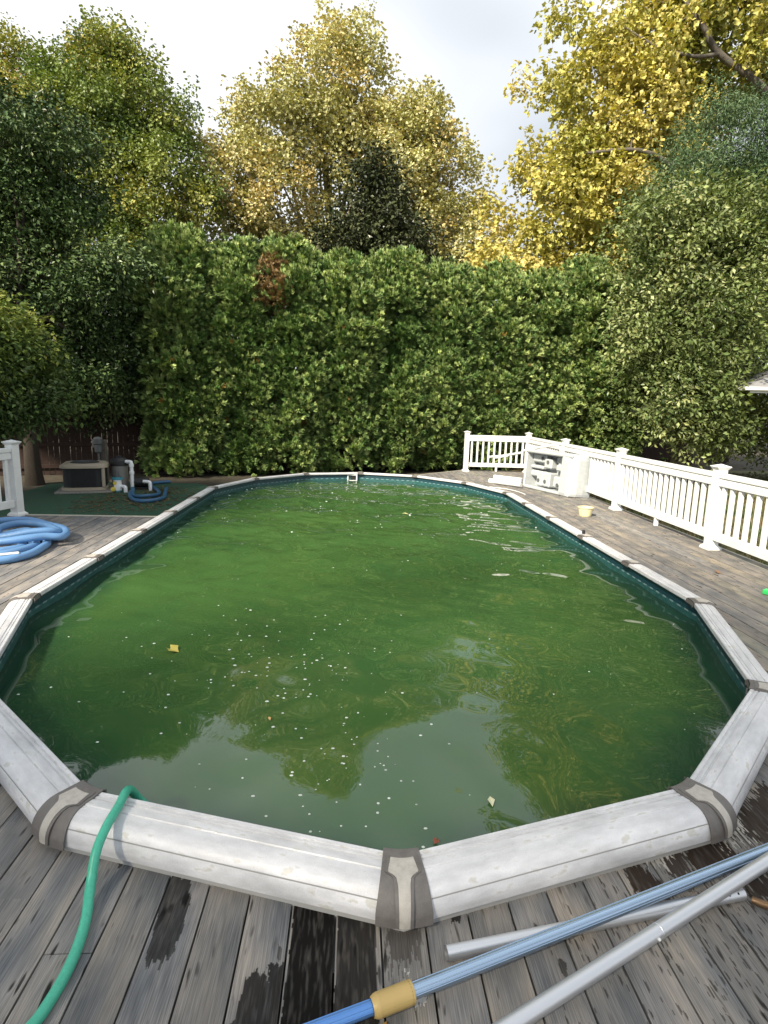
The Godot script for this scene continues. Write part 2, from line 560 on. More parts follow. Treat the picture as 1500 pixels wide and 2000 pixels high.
func build_pool() -> void:
	var s := 1.003
	pool = [Vector2(0, 2.308), Vector2(1.054, 2.01), Vector2(1.848, 1.25)]
	for i in 6:
		pool.append(Vector2(2.29, -s * i))
	pool.append_array([Vector2(1.854, -5 * s - 1.141), Vector2(1.054, -5 * s - 2.0), Vector2(0, -5 * s - 2.308), Vector2(-1.054, -5 * s - 2.0), Vector2(-1.854, -5 * s - 1.141)])
	for i in range(5, -1, -1):
		pool.append(Vector2(-2.29, -s * i))
	pool.append_array([Vector2(-1.885, 1.20), Vector2(-1.057, 1.99)])
	var n := pool.size()
	var o := thing("swimming_pool", "oval above-ground pool with white metal rim and grey corner caps, full of green water", "swimming pool")
	# liner: one band inside, one skin outside
	var inner := ring(-0.06)
	var skin := ring(0.045)
	var st := begin()
	var sk := begin()
	var along := 0.0
	for i in n:
		var a := inner[i]
		var b := inner[(i + 1) % n]
		var len := a.distance_to(b)
		var nn := -out_normal(i)
		var n3 := Vector3(nn.x, 0, nn.y)
		var v := [[a, -0.015, along, 0.0], [b, -0.015, along + len, 0.0], [b, -0.8, along + len, 1.0], [a, -0.8, along, 1.0]]
		var order := [0, 1, 2, 0, 2, 3]
		if (Vector3(b.x - a.x, 0, b.y - a.y)).cross(Vector3(b.x - a.x, -1, b.y - a.y)).dot(n3) > 0.0:
			order = [0, 2, 1, 0, 3, 2]
		for k in order:
			st.set_normal(n3); st.set_uv(Vector2(v[k][2] / 0.785, v[k][3])); st.add_vertex(Vector3(v[k][0].x, v[k][1], v[k][0].y))
		along += len
		quad(sk, Vector3(skin[i].x, -0.03, skin[i].y), Vector3(skin[(i + 1) % n].x, -0.03, skin[(i + 1) % n].y), Vector3(skin[(i + 1) % n].x, -0.8, skin[(i + 1) % n].y), Vector3(skin[i].x, -0.8, skin[i].y), -n3)
	obj("liner", st, M.liner, o)
	obj("wall", sk, M.steel, o)
	# rim sections
	var prof := [Vector2(-0.088, -0.034), Vector2(-0.095, -0.026), Vector2(-0.095, -0.004), Vector2(-0.091, 0.0), Vector2(-0.079, 0.0), Vector2(-0.077, -0.0045), Vector2(-0.073, -0.0045), Vector2(-0.071, -0.001), Vector2(-0.064, -0.001), Vector2(-0.062, -0.005), Vector2(-0.058, -0.005), Vector2(-0.055, 0.0), Vector2(-0.027, 0.002), Vector2(-0.0232, -0.0025), Vector2(-0.0225, -0.0025), Vector2(-0.021, 0.001)]
	for k in 11:
		var d := -0.01 + 0.065 * sin(PI / 2 * k / 10.0)
		prof.append(Vector2(d, rail_y(d)))
	prof.append(Vector2(0.055, -0.086))
	prof.append(Vector2(0.043, -0.088))
	var en := []
	for j in prof.size() - 1:
		var e: Vector2 = (prof[j + 1] - prof[j]).normalized()
		en.append(Vector2(-e.y, e.x))
	for i in n:
		var m0 := mitre(i)
		var m1 := mitre((i + 1) % n)
		var a := pool[i]
		var b := pool[(i + 1) % n]
		var o2 := out_normal(i)
		var rs := begin()
		var len := a.distance_to(b)
		var off := rng.randf()
		var v := 0.0
		for j in prof.size() - 1:
			var p: Vector2 = prof[j]
			var q: Vector2 = prof[j + 1]
			var np: Vector2 = en[j]
			var nq: Vector2 = en[j]
			if j > 0 and en[j - 1].dot(en[j]) > 0.8:
				np = (en[j] + en[j - 1]).normalized()
			if j < en.size() - 1 and en[j + 1].dot(en[j]) > 0.8:
				nq = (en[j] + en[j + 1]).normalized()
			var v2 := v + p.distance_to(q)
			var c := [[a + m0 * p.x, p.y, np, 0.0, v], [b + m1 * p.x, p.y, np, len, v], [b + m1 * q.x, q.y, nq, len, v2], [a + m0 * q.x, q.y, nq, 0.0, v2]]
			var w := []
			for e in c:
				w.append(Vector3(e[0].x, e[1], e[0].y))
			var face_n := Vector3(o2.x * en[j].x, en[j].y, o2.y * en[j].x)
			for f in [[0, 1, 2], [0, 2, 3]]:
				var g: Array = f
				if (w[f[1]] - w[f[0]]).cross(w[f[2]] - w[f[0]]).dot(face_n) > 0.0:
					g = [f[0], f[2], f[1]]
				for e in g:
					rs.set_normal(Vector3(o2.x * c[e][2].x, c[e][2].y, o2.y * c[e][2].x).normalized())
					rs.set_uv(Vector2(c[e][3] / 1.3 + off, c[e][4] / 0.32))
					rs.add_vertex(w[e])
			v = v2
		obj("rim_section", rs, M.rim, o)
	# corner caps with a raised collar and a pale plate
	for i in n:
		var ds := [Vector2(-0.104, -0.03), Vector2(-0.104, 0.0), Vector2(-0.1, 0.004)]
		for k in 12:
			var t := k / 11.0
			ds.append(Vector2(lerpf(-0.08, -0.01, t), 0.004))
		for k in range(1, 9):
			var d := -0.01 + 0.065 * sin(PI / 2 * k / 8.0)
			ds.append(Vector2(d + 0.012 * k / 8.0, rail_y(d) + 0.004 * (1 - k / 8.0)))
		ds.append(Vector2(0.067, -0.080))
		ds.append(Vector2(0.070, -0.083))
		ds.append(Vector2(0.069, -0.089))
		var hw := []
		for d in ds:
			hw.append(lerpf(0.054, 0.08, clampf((d.x + 0.1) / 0.13 * 0.6 - d.y * 4.5, 0.0, 1.0)))
		var st2 := begin()
		cap_patch(st2, i, ds, hw, 0.0, 0.006)
		var cap := obj("corner_cap", st2, M.cap, o)
		for layer in 2:
			var grow := 0.016 if layer == 0 else 0.0
			# along the cap: distance travelled over the profile, half width
			var keys := [[0.0, 0.034], [0.05, 0.044], [0.054, 0.042], [0.059, 0.029], [0.066, 0.021], [0.085, 0.017], [0.2, 0.0135]]
			var pd := []
			var pw := []
			var run := 0.0
			var d := -0.066 - grow
			var last := Vector2(d, 0.004)
			for k in 60:
				var u := clampf((d + 0.01) / 0.065, 0.0, 1.0)
				var q := Vector2(d + 0.012 * u, rail_y(d) + 0.004 * (1.0 - u))
				run += last.distance_to(q)
				last = q
				var r := clampf(run - grow, 0.0, 1.0) if run > 0.03 else run
				var e := 0
				while e < keys.size() - 2 and r > keys[e + 1][0]:
					e += 1
				pd.append(q)
				pw.append(lerpf(keys[e][1], keys[e + 1][1], clampf((r - keys[e][0]) / (keys[e + 1][0] - keys[e][0]), 0.0, 1.0)) + grow * 0.6)
				d = -0.066 - grow + (0.056 + grow) * (k + 1) / 36.0 if k < 36 else -0.01 + 0.065 * sin(PI / 2 * (k - 35) / 23.0)
			pd.append(Vector2(0.0685, -0.086))
			pw.append(pw[-1])
			var st3 := begin()
			cap_patch(st3, i, pd, pw, 0.0022 if layer == 0 else 0.0042, 0.004)
			obj("cap_collar" if layer == 0 else "cap_plate", st3, M.cap if layer == 0 else M.plate, cap)
	# the skimmer in the far wall
	var sm := begin()
	var at := Vector3(-0.155, -0.098, -5 * s - 2.308 + 0.12)
	var bs := Basis(Vector3.UP, 0.12)
	for q in [[Vector3(0, 0.055, 0), Vector3(0.19, 0.022, 0.02)], [Vector3(0, -0.055, 0), Vector3(0.19, 0.022, 0.02)], [Vector3(-0.084, 0, 0), Vector3(0.022, 0.088, 0.02)], [Vector3(0.084, 0, 0), Vector3(0.022, 0.088, 0.02)]]:
		box(sm, at + bs * q[0], q[1], 0.002, bs)
	var sk2 := obj("skimmer", sm, M.vinyl, o)
	var sd := begin()
	box(sd, at + bs * Vector3(0, 0, -0.012), Vector3(0.15, 0.09, 0.01), 0.001, bs)
	obj("skimmer_opening", sd, M.dark, sk2)
	# the water: one sheet of real ripples, cut to the liner
	for k in 22:
		var a := rng.randf() * TAU
		var len := 0.16 * pow(7.0, rng.randf())
		waves.append([TAU / len * cos(a), TAU / len * sin(a), len * 0.0042, rng.randf() * TAU, 0.26 if len < 0.35 else 0.5, 1.3])
	var shape := ring(-0.059)
	var cell := 0.045
	var wt := begin()
	var murk := noise(5, 0.35, 4)
	var swirl := noise(9, 1.3, 4)
	var nx := int(4.7 / cell)
	var nz := int(10.0 / cell)
	var edge := ring(-0.2)
	for ix in nx:
		for iz in nz:
			var x0 := -2.35 + ix * cell
			var z0 := -7.45 + iz * cell
			var sq := PackedVector2Array([Vector2(x0, z0), Vector2(x0 + cell, z0), Vector2(x0 + cell, z0 + cell), Vector2(x0, z0 + cell)])
			var inside := 0
			for q in sq:
				inside += int(Geometry2D.is_point_in_polygon(q, shape))
			var polys: Array = [sq] if inside == 4 else Geometry2D.intersect_polygons(sq, shape) if inside > 0 else []
			for poly in polys:
				for k in range(1, poly.size() - 1):
					var p: Array = [poly[0], poly[k], poly[k + 1]]
					var area: float = (p[1] - p[0]).cross(p[2] - p[0])
					if absf(area) < 1e-9:
						continue
					if area < 0.0:
						p.reverse()
					for q in p:
						var w := wave(q.x, q.y)
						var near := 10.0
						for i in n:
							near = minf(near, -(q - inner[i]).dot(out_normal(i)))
						var m := clampf(0.5 + murk.get_noise_2d(q.x, q.y) * 0.9 + swirl.get_noise_2d(q.x + 9, q.y * 1.6) * 0.22, 0.0, 1.0)
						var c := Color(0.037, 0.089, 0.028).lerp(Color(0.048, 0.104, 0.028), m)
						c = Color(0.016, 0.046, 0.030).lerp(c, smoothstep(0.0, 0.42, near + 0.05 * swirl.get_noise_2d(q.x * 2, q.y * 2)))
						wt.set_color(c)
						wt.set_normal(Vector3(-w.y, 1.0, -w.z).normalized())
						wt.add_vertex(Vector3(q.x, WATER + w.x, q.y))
	structure(obj("pool_water", wt, M.water), "murky green pool water with ripples and sky reflections")

func build_textures() -> void:
	# weathered deck timber: 1 m across, 2 m along
	var w := 1024
	var h := 1024
	var fine := grey(11, 0.3, 1024, 48, w, h, 3)
	var mid := grey(12, 0.03, 256, 64, w, h, 4)
	var blot := grey(13, 0.02, 256, 256, w, h, 5)
	var fleck := grey(14, 0.12, 256, 96, w, h, 2)
	var data := PackedByteArray()
	data.resize(w * h * 3)
	var relief := PackedByteArray()
	relief.resize(w * h)
	for i in w * h:
		var f := fine[i] / 255.0
		var m := mid[i] / 255.0
		var b := blot[i] / 255.0
		var v := 0.62 + (f - 0.5) * 0.28 + (m - 0.5) * 0.16 + (b - 0.5) * 0.24 + 0.05
		var dark := clampf((fleck[i] / 255.0 - 0.79) * 9.0, 0.0, 1.0) * clampf(b * 3.0 - 0.9, 0.0, 1.0)
		v = lerpf(v, 0.14, dark * 0.85)
		v = clampf(v, 0.08, 1.15)
		var warm := (m - 0.5) * 0.06 + (b - 0.5) * 0.06
		data[i * 3] = clampi(int(212.0 * v * (1.0 + warm)), 0, 255)
		data[i * 3 + 1] = clampi(int(208.0 * v), 0, 255)
		data[i * 3 + 2] = clampi(int(202.0 * v * (1.0 - warm * 1.3)), 0, 255)
		relief[i] = clampi(int(255.0 * (f * 0.5 + m * 0.3 + 0.2 - dark * 0.2)), 0, 255)
	var wood := StandardMaterial3D.new()
	wood.albedo_texture = picture(w, h, data)
	wood.albedo_color = Color(0.9, 0.9, 0.9)
	wood.vertex_color_use_as_albedo = true
	wood.roughness = 0.75
	wood.metallic_specular = 0.18
	wood.heightmap_enabled = true
	wood.heightmap_texture = picture(w, h, relief, Image.FORMAT_L8)
	wood.heightmap_scale = 0.12
	M.wood = wood
	# the same timber with the wet patches that lie on the boards by the near rim
	var x0 := -1.6
	var z0 := 1.6
	var pw := 1280
	var ph := 560
	var per := 0.0025
	var wet := PackedByteArray()
	wet.resize(pw * ph * 4)
	var jag := noise(31, 1.0, 3)
	var black := Color(0.007, 0.0065, 0.006)
	var brown := Color(0.02, 0.012, 0.0075)
	var stains := [
		[black, 1.0, 0.012, [-0.30, 2.15, -0.19, 2.18, -0.18, 2.62, -0.30, 2.62]],
		[black, 0.93, 0.016, [-0.18, 2.18, -0.075, 2.25, -0.08, 2.62, -0.18, 2.62]],
		[brown, 0.6, 0.05, [-0.05, 2.32, 0.045, 2.30, 0.04, 2.4, 0.01, 2.44, -0.05, 2.45]],
		[black, 0.9, 0.022, [-0.40, 2.47, -0.37, 2.45, -0.34, 2.47, -0.35, 2.44, -0.305, 2.43, -0.305, 2.62, -0.42, 2.62, -0.40, 2.52]],
		[black, 0.82, 0.024, [-0.67, 2.11, -0.64, 2.16, -0.61, 2.17, -0.59, 2.26, -0.59, 2.38, -0.62, 2.44, -0.655, 2.42, -0.67, 2.27, -0.675, 2.18]],
		[black, 0.9, 0.02, [-0.86, 2.02, -0.81, 2.04, -0.81, 2.10, -0.84, 2.11]],
		[brown, 0.93, 0.035, [0.69, 2.15, 0.74, 2.14, 0.79, 2.22, 0.77, 2.27, 0.68, 2.26]],
		[brown, 0.85, 0.045, [0.83, 2.08, 0.92, 2.06, 0.89, 2.17, 0.86, 2.23, 0.82, 2.19]],
		[brown, 0.95, 0.045, [0.94, 2.05, 1.07, 2.03, 1.09, 2.12, 1.07, 2.16, 0.90, 2.20, 0.92, 2.13]],
		[brown, 0.9, 0.05, [1.2, 1.93, 1.44, 1.75, 1.35, 2.03, 1.14, 2.06]],
		[brown, 0.9, 0.05, [1.02, 2.21, 1.3, 2.12, 1.25, 2.26, 1.07, 2.29, 1.01, 2.27]],
		[black, 0.9, 0.012, [0.14, 2.25, 0.17, 2.25, 0.155, 2.33, 0.13, 2.33]], [black, 0.85, 0.006, [0.20, 2.24, 0.21, 2.25, 0.213, 2.29, 0.20, 2.29]], [black, 0.75, 0.006, [0.26, 2.23, 0.27, 2.25, 0.272, 2.28, 0.26, 2.27]],
		[black, 0.7, 0.006, [-0.33, 2.385, -0.318, 2.39, -0.32, 2.43, -0.33, 2.42]], [black, 0.75, 0.008, [0.385, 2.44, 0.402, 2.45, 0.392, 2.50, 0.38, 2.48]],
		[Color(0.5, 0.49, 0.46), 0.7, 0.04, [0.0, 2.515, 0.03, 2.51, 0.035, 2.545, 0.015, 2.56, 0.0, 2.54]], [Color(0.5, 0.49, 0.46), 0.6, 0.03, [-0.02, 2.478, 0.005, 2.472, 0.006, 2.485, -0.015, 2.487]],
		[Color(0.42, 0.40, 0.36), 0.6, 0.05, [1.02, 2.0, 1.2, 1.92, 1.18, 2.04, 1.06, 2.08]], [Color(0.42, 0.40, 0.36), 0.5, 0.05, [0.74, 2.1, 0.9, 2.07, 0.83, 2.14, 0.77, 2.16]]]
	for sp in stains:
		var poly := PackedVector2Array()
		var lo := Vector2(INF, INF)
		var hi := -lo
		for k in sp[3].size() / 2:
			var q := Vector2(sp[3][k * 2], sp[3][k * 2 + 1])
			poly.append(q)
			lo = lo.min(q); hi = hi.max(q)
		var c: Color = sp[0].linear_to_srgb()
		for py in range(maxi(0, int((lo.y - 0.06 - z0) / per)), mini(ph, int((hi.y + 0.06 - z0) / per))):
			for px in range(maxi(0, int((lo.x - 0.04 - x0) / per)), mini(pw, int((hi.x + 0.04 - x0) / per))):
				var q := Vector2(x0 + px * per, z0 + py * per)
				var j := jag.get_noise_2d(q.x * 70.0, q.y * 9.0)
				var j2 := jag.get_noise_2d(q.x * 70.0 + 300.0, q.y * 9.0)
				q += Vector2(j2 * sp[2] * 0.25, j * sp[2] * 1.6)
				if Geometry2D.is_point_in_polygon(q, poly):
					var i := (py * pw + px) * 4
					wet[i] = c.r8; wet[i + 1] = c.g8; wet[i + 2] = c.b8
					wet[i + 3] = maxi(wet[i + 3], int(255 * sp[1] * clampf(1.0 + j * 0.3, 0.0, 1.0)))
	# short dark rot flecks along the grain, towards the right
	var g := RandomNumberGenerator.new()
	g.seed = 77
	for k in 1500:
		var q := Vector2(lerpf(0.25, 1.55, sqrt(g.randf())), g.randf_range(1.95, 2.95))
		var half := g.randi_range(2, 7)
		for dy in range(-half, half + 1):
			for dx in range(0, 1 + int(half > 3 and absi(dy) < half - 1)):
				var px := int((q.x - x0) / per) + dx + int(dy * 0.15)
				var py := int((q.y - z0) / per) + dy
				if px >= 0 and px < pw and py >= 0 and py < ph:
					var i := (py * pw + px) * 4
					wet[i] = 38; wet[i + 1] = 33; wet[i + 2] = 29
					wet[i + 3] = maxi(wet[i + 3], 190)
	var near := wood.duplicate()
	near.detail_enabled = true
	near.detail_blend_mode = BaseMaterial3D.BLEND_MODE_MIX
	near.detail_uv_layer = BaseMaterial3D.DETAIL_UV_2
	near.detail_albedo = picture(pw, ph, wet, Image.FORMAT_RGBA8)
	M.wood_near = near
	# chalky painted metal of the rim
	w = 1024
	h = 256
	var a1 := grey(41, 0.012, 256, 256, w, h, 5)
	var a2 := grey(42, 0.05, 256, 128, w, h, 4)
	var a3 := grey(43, 0.2, 1024, 256, w, h, 2)
	data = PackedByteArray()
	data.resize(w * h * 3)
	for i in w * h:
		var v := 0.80 + (a1[i] / 255.0 - 0.5) * 0.15 + (a2[i] / 255.0 - 0.5) * 0.08 + (a3[i] / 255.0 - 0.5) * 0.05
		var stain := clampf((a2[i] / 255.0 - 0.68) * 9.0, 0.0, 1.0) * clampf((a1[i] / 255.0 - 0.42) * 9.0, 0.0, 1.0)
		var speck := clampf((a3[i] / 255.0 - 0.86) * 14.0, 0.0, 1.0)
		v *= (1.0 - 0.10 * stain) * (1.0 - 0.35 * speck)
		v = clampf(v, 0.0, 1.0)
		data[i * 3] = int(246 * v); data[i * 3 + 1] = int((246 - 2 * stain) * v); data[i * 3 + 2] = int((248 - 12 * stain) * v)
	var rim := StandardMaterial3D.new()
	rim.albedo_texture = picture(w, h, data)
	rim.roughness = 0.42
	rim.metallic_specular = 0.5
	M.rim = rim
	# printed liner: dark ribbed band, bead line, then teal
	w = 256
	h = 256
	data = PackedByteArray()
	data.resize(w * h * 3)
	var ln := grey(51, 0.05, 256, 256)
	for y in h:
		for x in w:
			var mm := y / 255.0 * 0.785         # metres below the rim
			var wob := 0.004 * sin(x / 256.0 * TAU * 3.0)
			var c := Color(0.01, 0.035, 0.045)
			if mm > 0.03 and mm < 0.085:
				c = Color(0.02, 0.075, 0.095) if fmod(mm + wob, 0.014) < 0.006 else Color(0.008, 0.03, 0.04)
			elif mm >= 0.085 and mm < 0.098:
				c = Color(0.18, 0.27, 0.28) if (x / 16) % 2 == 0 else Color(0.03, 0.1, 0.11)
			elif mm >= 0.098:
				c = Color(0.015, 0.06, 0.06).lerp(Color(0.035, 0.12, 0.11), ln[y * w + x] / 255.0)
			c = c.linear_to_srgb()
			var i := (y * w + x) * 3
			data[i] = c.r8; data[i + 1] = c.g8; data[i + 2] = c.b8
	var liner := StandardMaterial3D.new()
	liner.albedo_texture = picture(w, h, data)
	liner.roughness = 0.35
	M.liner = liner

func build_sky() -> ImageTexture:
	var w := 1024
	var h := 512
	var im := Image.create(w, h, false, Image.FORMAT_RGBF)
	var n1 := noise(45, 0.5, 5)
	var n2 := noise(205, 0.42, 3)
	for y in h:
		var e := PI / 2 - PI * (y + 0.5) / h
		for x in w:
			var az := TAU * (x + 0.5) / w             # the first column looks along -z
			var d := Vector3(sin(az) * cos(e), sin(e), -cos(az) * cos(e))
			var u := maxf(absf(d.y), 0.02) + 0.22
			var p := Vector3(-d.x / u, 0.35, d.z / u)
			var a := n1.get_noise_3d(p.x, 0.0, p.z)
			var b := n2.get_noise_3d(p.x + 7.0, 3.0, p.z)
			var thick := clampf(0.5 + a * 0.55 + b * 1.1, 0.0, 1.0)
			var c := Color(0.335, 0.375, 0.43).lerp(Color(0.70, 0.72, 0.74), smoothstep(0.15, 0.85, thick))
			var hole := smoothstep(0.38, 0.6, n1.get_noise_3d(p.x * 0.8 + 31.0, 1.0, p.z * 0.8)) * 0.7
			c = c.lerp(Color(0.40, 0.56, 0.82), hole)
			var s := maxf(0.0, d.dot(Vector3(-0.5, 0.63, 0.6).normalized()))
			var k := 1.0 + 0.5 * pow(s, 3.0)              # thin cloud is brighter round the sun
			if d.y < 0.0:
				c = Color(0.2, 0.21, 0.19)
				k = 1.0
			im.set_pixel(x, y, Color(c.r * k, c.g * k, c.b * k))
	return ImageTexture.create_from_image(im)

func build_materials() -> void:
	M.vinyl = mottled(Color(0.61, 0.62, 0.60), Color(0.70, 0.71, 0.70), 95, 0.02, 1.3, 0.38)
	M.vinyl.metallic_specular = 0.4
	M.cap = mottled(Color(0.105, 0.095, 0.088), Color(0.15, 0.138, 0.128), 61, 0.03, 4.0, 0.55)
	M.plate = mottled(Color(0.34, 0.315, 0.275), Color(0.45, 0.425, 0.38), 63, 0.03, 5.0, 0.5)
	M.steel = paint(Color(0.35, 0.35, 0.34), 0.6)
	M.dark = paint(Color(0.012, 0.012, 0.012), 0.8)
	M.water = StandardMaterial3D.new()
	M.water.vertex_color_use_as_albedo = true
	M.water.roughness = 0.02
	M.water.metallic_specular = 0.6
	M.bark = mottled(Color(0.06, 0.05, 0.04), Color(0.16, 0.14, 0.115), 65, 0.06, 2.0, 0.95, 1.0)
	M.bark_pale = mottled(Color(0.12, 0.105, 0.08), Color(0.34, 0.31, 0.25), 67, 0.04, 1.2, 0.9, 0.6)
	M.bark_dark = mottled(Color(0.025, 0.02, 0.014), Color(0.065, 0.05, 0.035), 69, 0.06, 2.5, 0.95, 1.0)
	M.leaf_soft = leaf_material(0.45, 0.3)
	M.leaf_thin = leaf_material(0.4, 0.7)
	M.leaf_gloss = leaf_material(0.36, 0.15)
	M.leaf_gloss.metallic_specular = 0.4
	M.spray0 = spray(101, 0.135)
	M.spray1 = spray(102, 0.12)
	M.fence = mottled(Color(0.020, 0.011, 0.008), Color(0.05, 0.027, 0.018), 71, 0.05, 1.5, 0.9)
	M.ground = mottled(Color(0.028, 0.022, 0.013), Color(0.06, 0.05, 0.03), 73, 0.04, 0.6, 1.0)
	M.lawn = mottled(Color(0.06, 0.09, 0.02), Color(0.17, 0.135, 0.065), 75, 0.03, 0.35, 1.0)
	M.turf = mottled(Color(0.010, 0.042, 0.020), Color(0.02, 0.075, 0.038), 77, 0.05, 1.6, 1.0)
	M.needles = mottled(Color(0.07, 0.05, 0.02), Color(0.19, 0.13, 0.055), 79, 0.1, 1.5, 1.0)
	M.silver = paint(Color(0.62, 0.63, 0.65), 0.4, 0.85)
	M.blue_metal = paint(Color(0.12, 0.28, 0.62), 0.3, 0.6)
	M.pale_blue_metal = paint(Color(0.40, 0.52, 0.66), 0.22, 0.9)
	M.tan = paint(Color(0.42, 0.30, 0.11), 0.5)
	M.hose = mottled(Color(0.035, 0.31, 0.20), Color(0.055, 0.40, 0.27), 81, 0.05, 6.0, 0.4)
	M.blue_hose = mottled(Color(0.085, 0.20, 0.40), Color(0.13, 0.27, 0.48), 83, 0.08, 6.0, 0.45)
	M.dull_hose = paint(Color(0.03, 0.10, 0.19), 0.45)
	M.tan_shell = mottled(Color(0.30, 0.255, 0.185), Color(0.36, 0.31, 0.235), 85, 0.05, 3.0, 0.6)
	M.grille = paint(Color(0.012, 0.014, 0.014), 0.7)
	M.tank = paint(Color(0.17, 0.165, 0.15), 0.5)
	M.black_plastic = paint(Color(0.014, 0.014, 0.015), 0.45)
	M.pvc = paint(Color(0.74, 0.75, 0.75), 0.35)
	M.teal = paint(Color(0.04, 0.24, 0.30), 0.4)
	M.yellow = paint(Color(0.62, 0.50, 0.06), 0.5)
	M.cream = paint(Color(0.66, 0.60, 0.36), 0.45)
	M.cream.backlight_enabled = true
	M.cream.backlight = Color(0.3, 0.26, 0.13)
	M.shell = mottled(Color(0.36, 0.385, 0.39), Color(0.44, 0.465, 0.47), 87, 0.03, 2.0, 0.4)
	M.conduit = paint(Color(0.085, 0.09, 0.09), 0.6)
	M.concrete = mottled(Color(0.17, 0.16, 0.14), Color(0.26, 0.25, 0.22), 89, 0.05, 2.0, 0.95)
	M.shingle = mottled(Color(0.16, 0.16, 0.165), Color(0.26, 0.26, 0.26), 91, 0.1, 2.0, 0.95)
	M.siding = paint(Color(0.62, 0.62, 0.58), 0.7)
	M.foam = paint(Color(0.62, 0.68, 0.62), 0.2, 0.0, 0.6)

# ------------------------------------------------------------------ built things
func prism(poly: PackedVector2Array, top: float, thick: float, uv_shift: Vector2, tint: Color) -> SurfaceTool:
	var st := begin()
	var idx := Geometry2D.triangulate_polygon(poly)
	st.set_color(tint)
	for k in idx.size() / 3:
		var t := [poly[idx[k * 3]], poly[idx[k * 3 + 1]], poly[idx[k * 3 + 2]]]
		if (t[1] - t[0]).cross(t[2] - t[0]) < 0.0:
			t.reverse()
		for q in t:
			st.set_normal(Vector3.UP)
			st.set_uv(Vector2(q.x, q.y / 2.0) + uv_shift)
			st.set_uv2(Vector2((q.x + 1.6) / 3.2, (q.y - 1.6) / 1.4))
			st.add_vertex(Vector3(q.x, top, q.y))
	var flip := Geometry2D.is_polygon_clockwise(poly)
	for k in poly.size():
		var a := poly[k]
		var b := poly[(k + 1) % poly.size()]
		var d := (b - a).normalized()
		var n := Vector2(d.y, -d.x) * (-1.0 if flip else 1.0)
		var n3 := Vector3(n.x, 0, n.y)
		var v := [Vector3(a.x, top, a.y), Vector3(b.x, top, b.y), Vector3(b.x, top - thick, b.y), Vector3(a.x, top - thick, a.y)]
		for f in [[0, 1, 2], [0, 2, 3]]:
			var o: Array = f
			if (v[f[1]] - v[f[0]]).cross(v[f[2]] - v[f[0]]).dot(n3) > 0.0:
				o = [f[0], f[2], f[1]]
			for e in o:
				st.set_normal(n3)
				st.set_uv(Vector2(v[e].x, v[e].z / 2.0) + uv_shift)
				st.set_uv2(Vector2(0, 0))
				st.add_vertex(v[e])
	return st

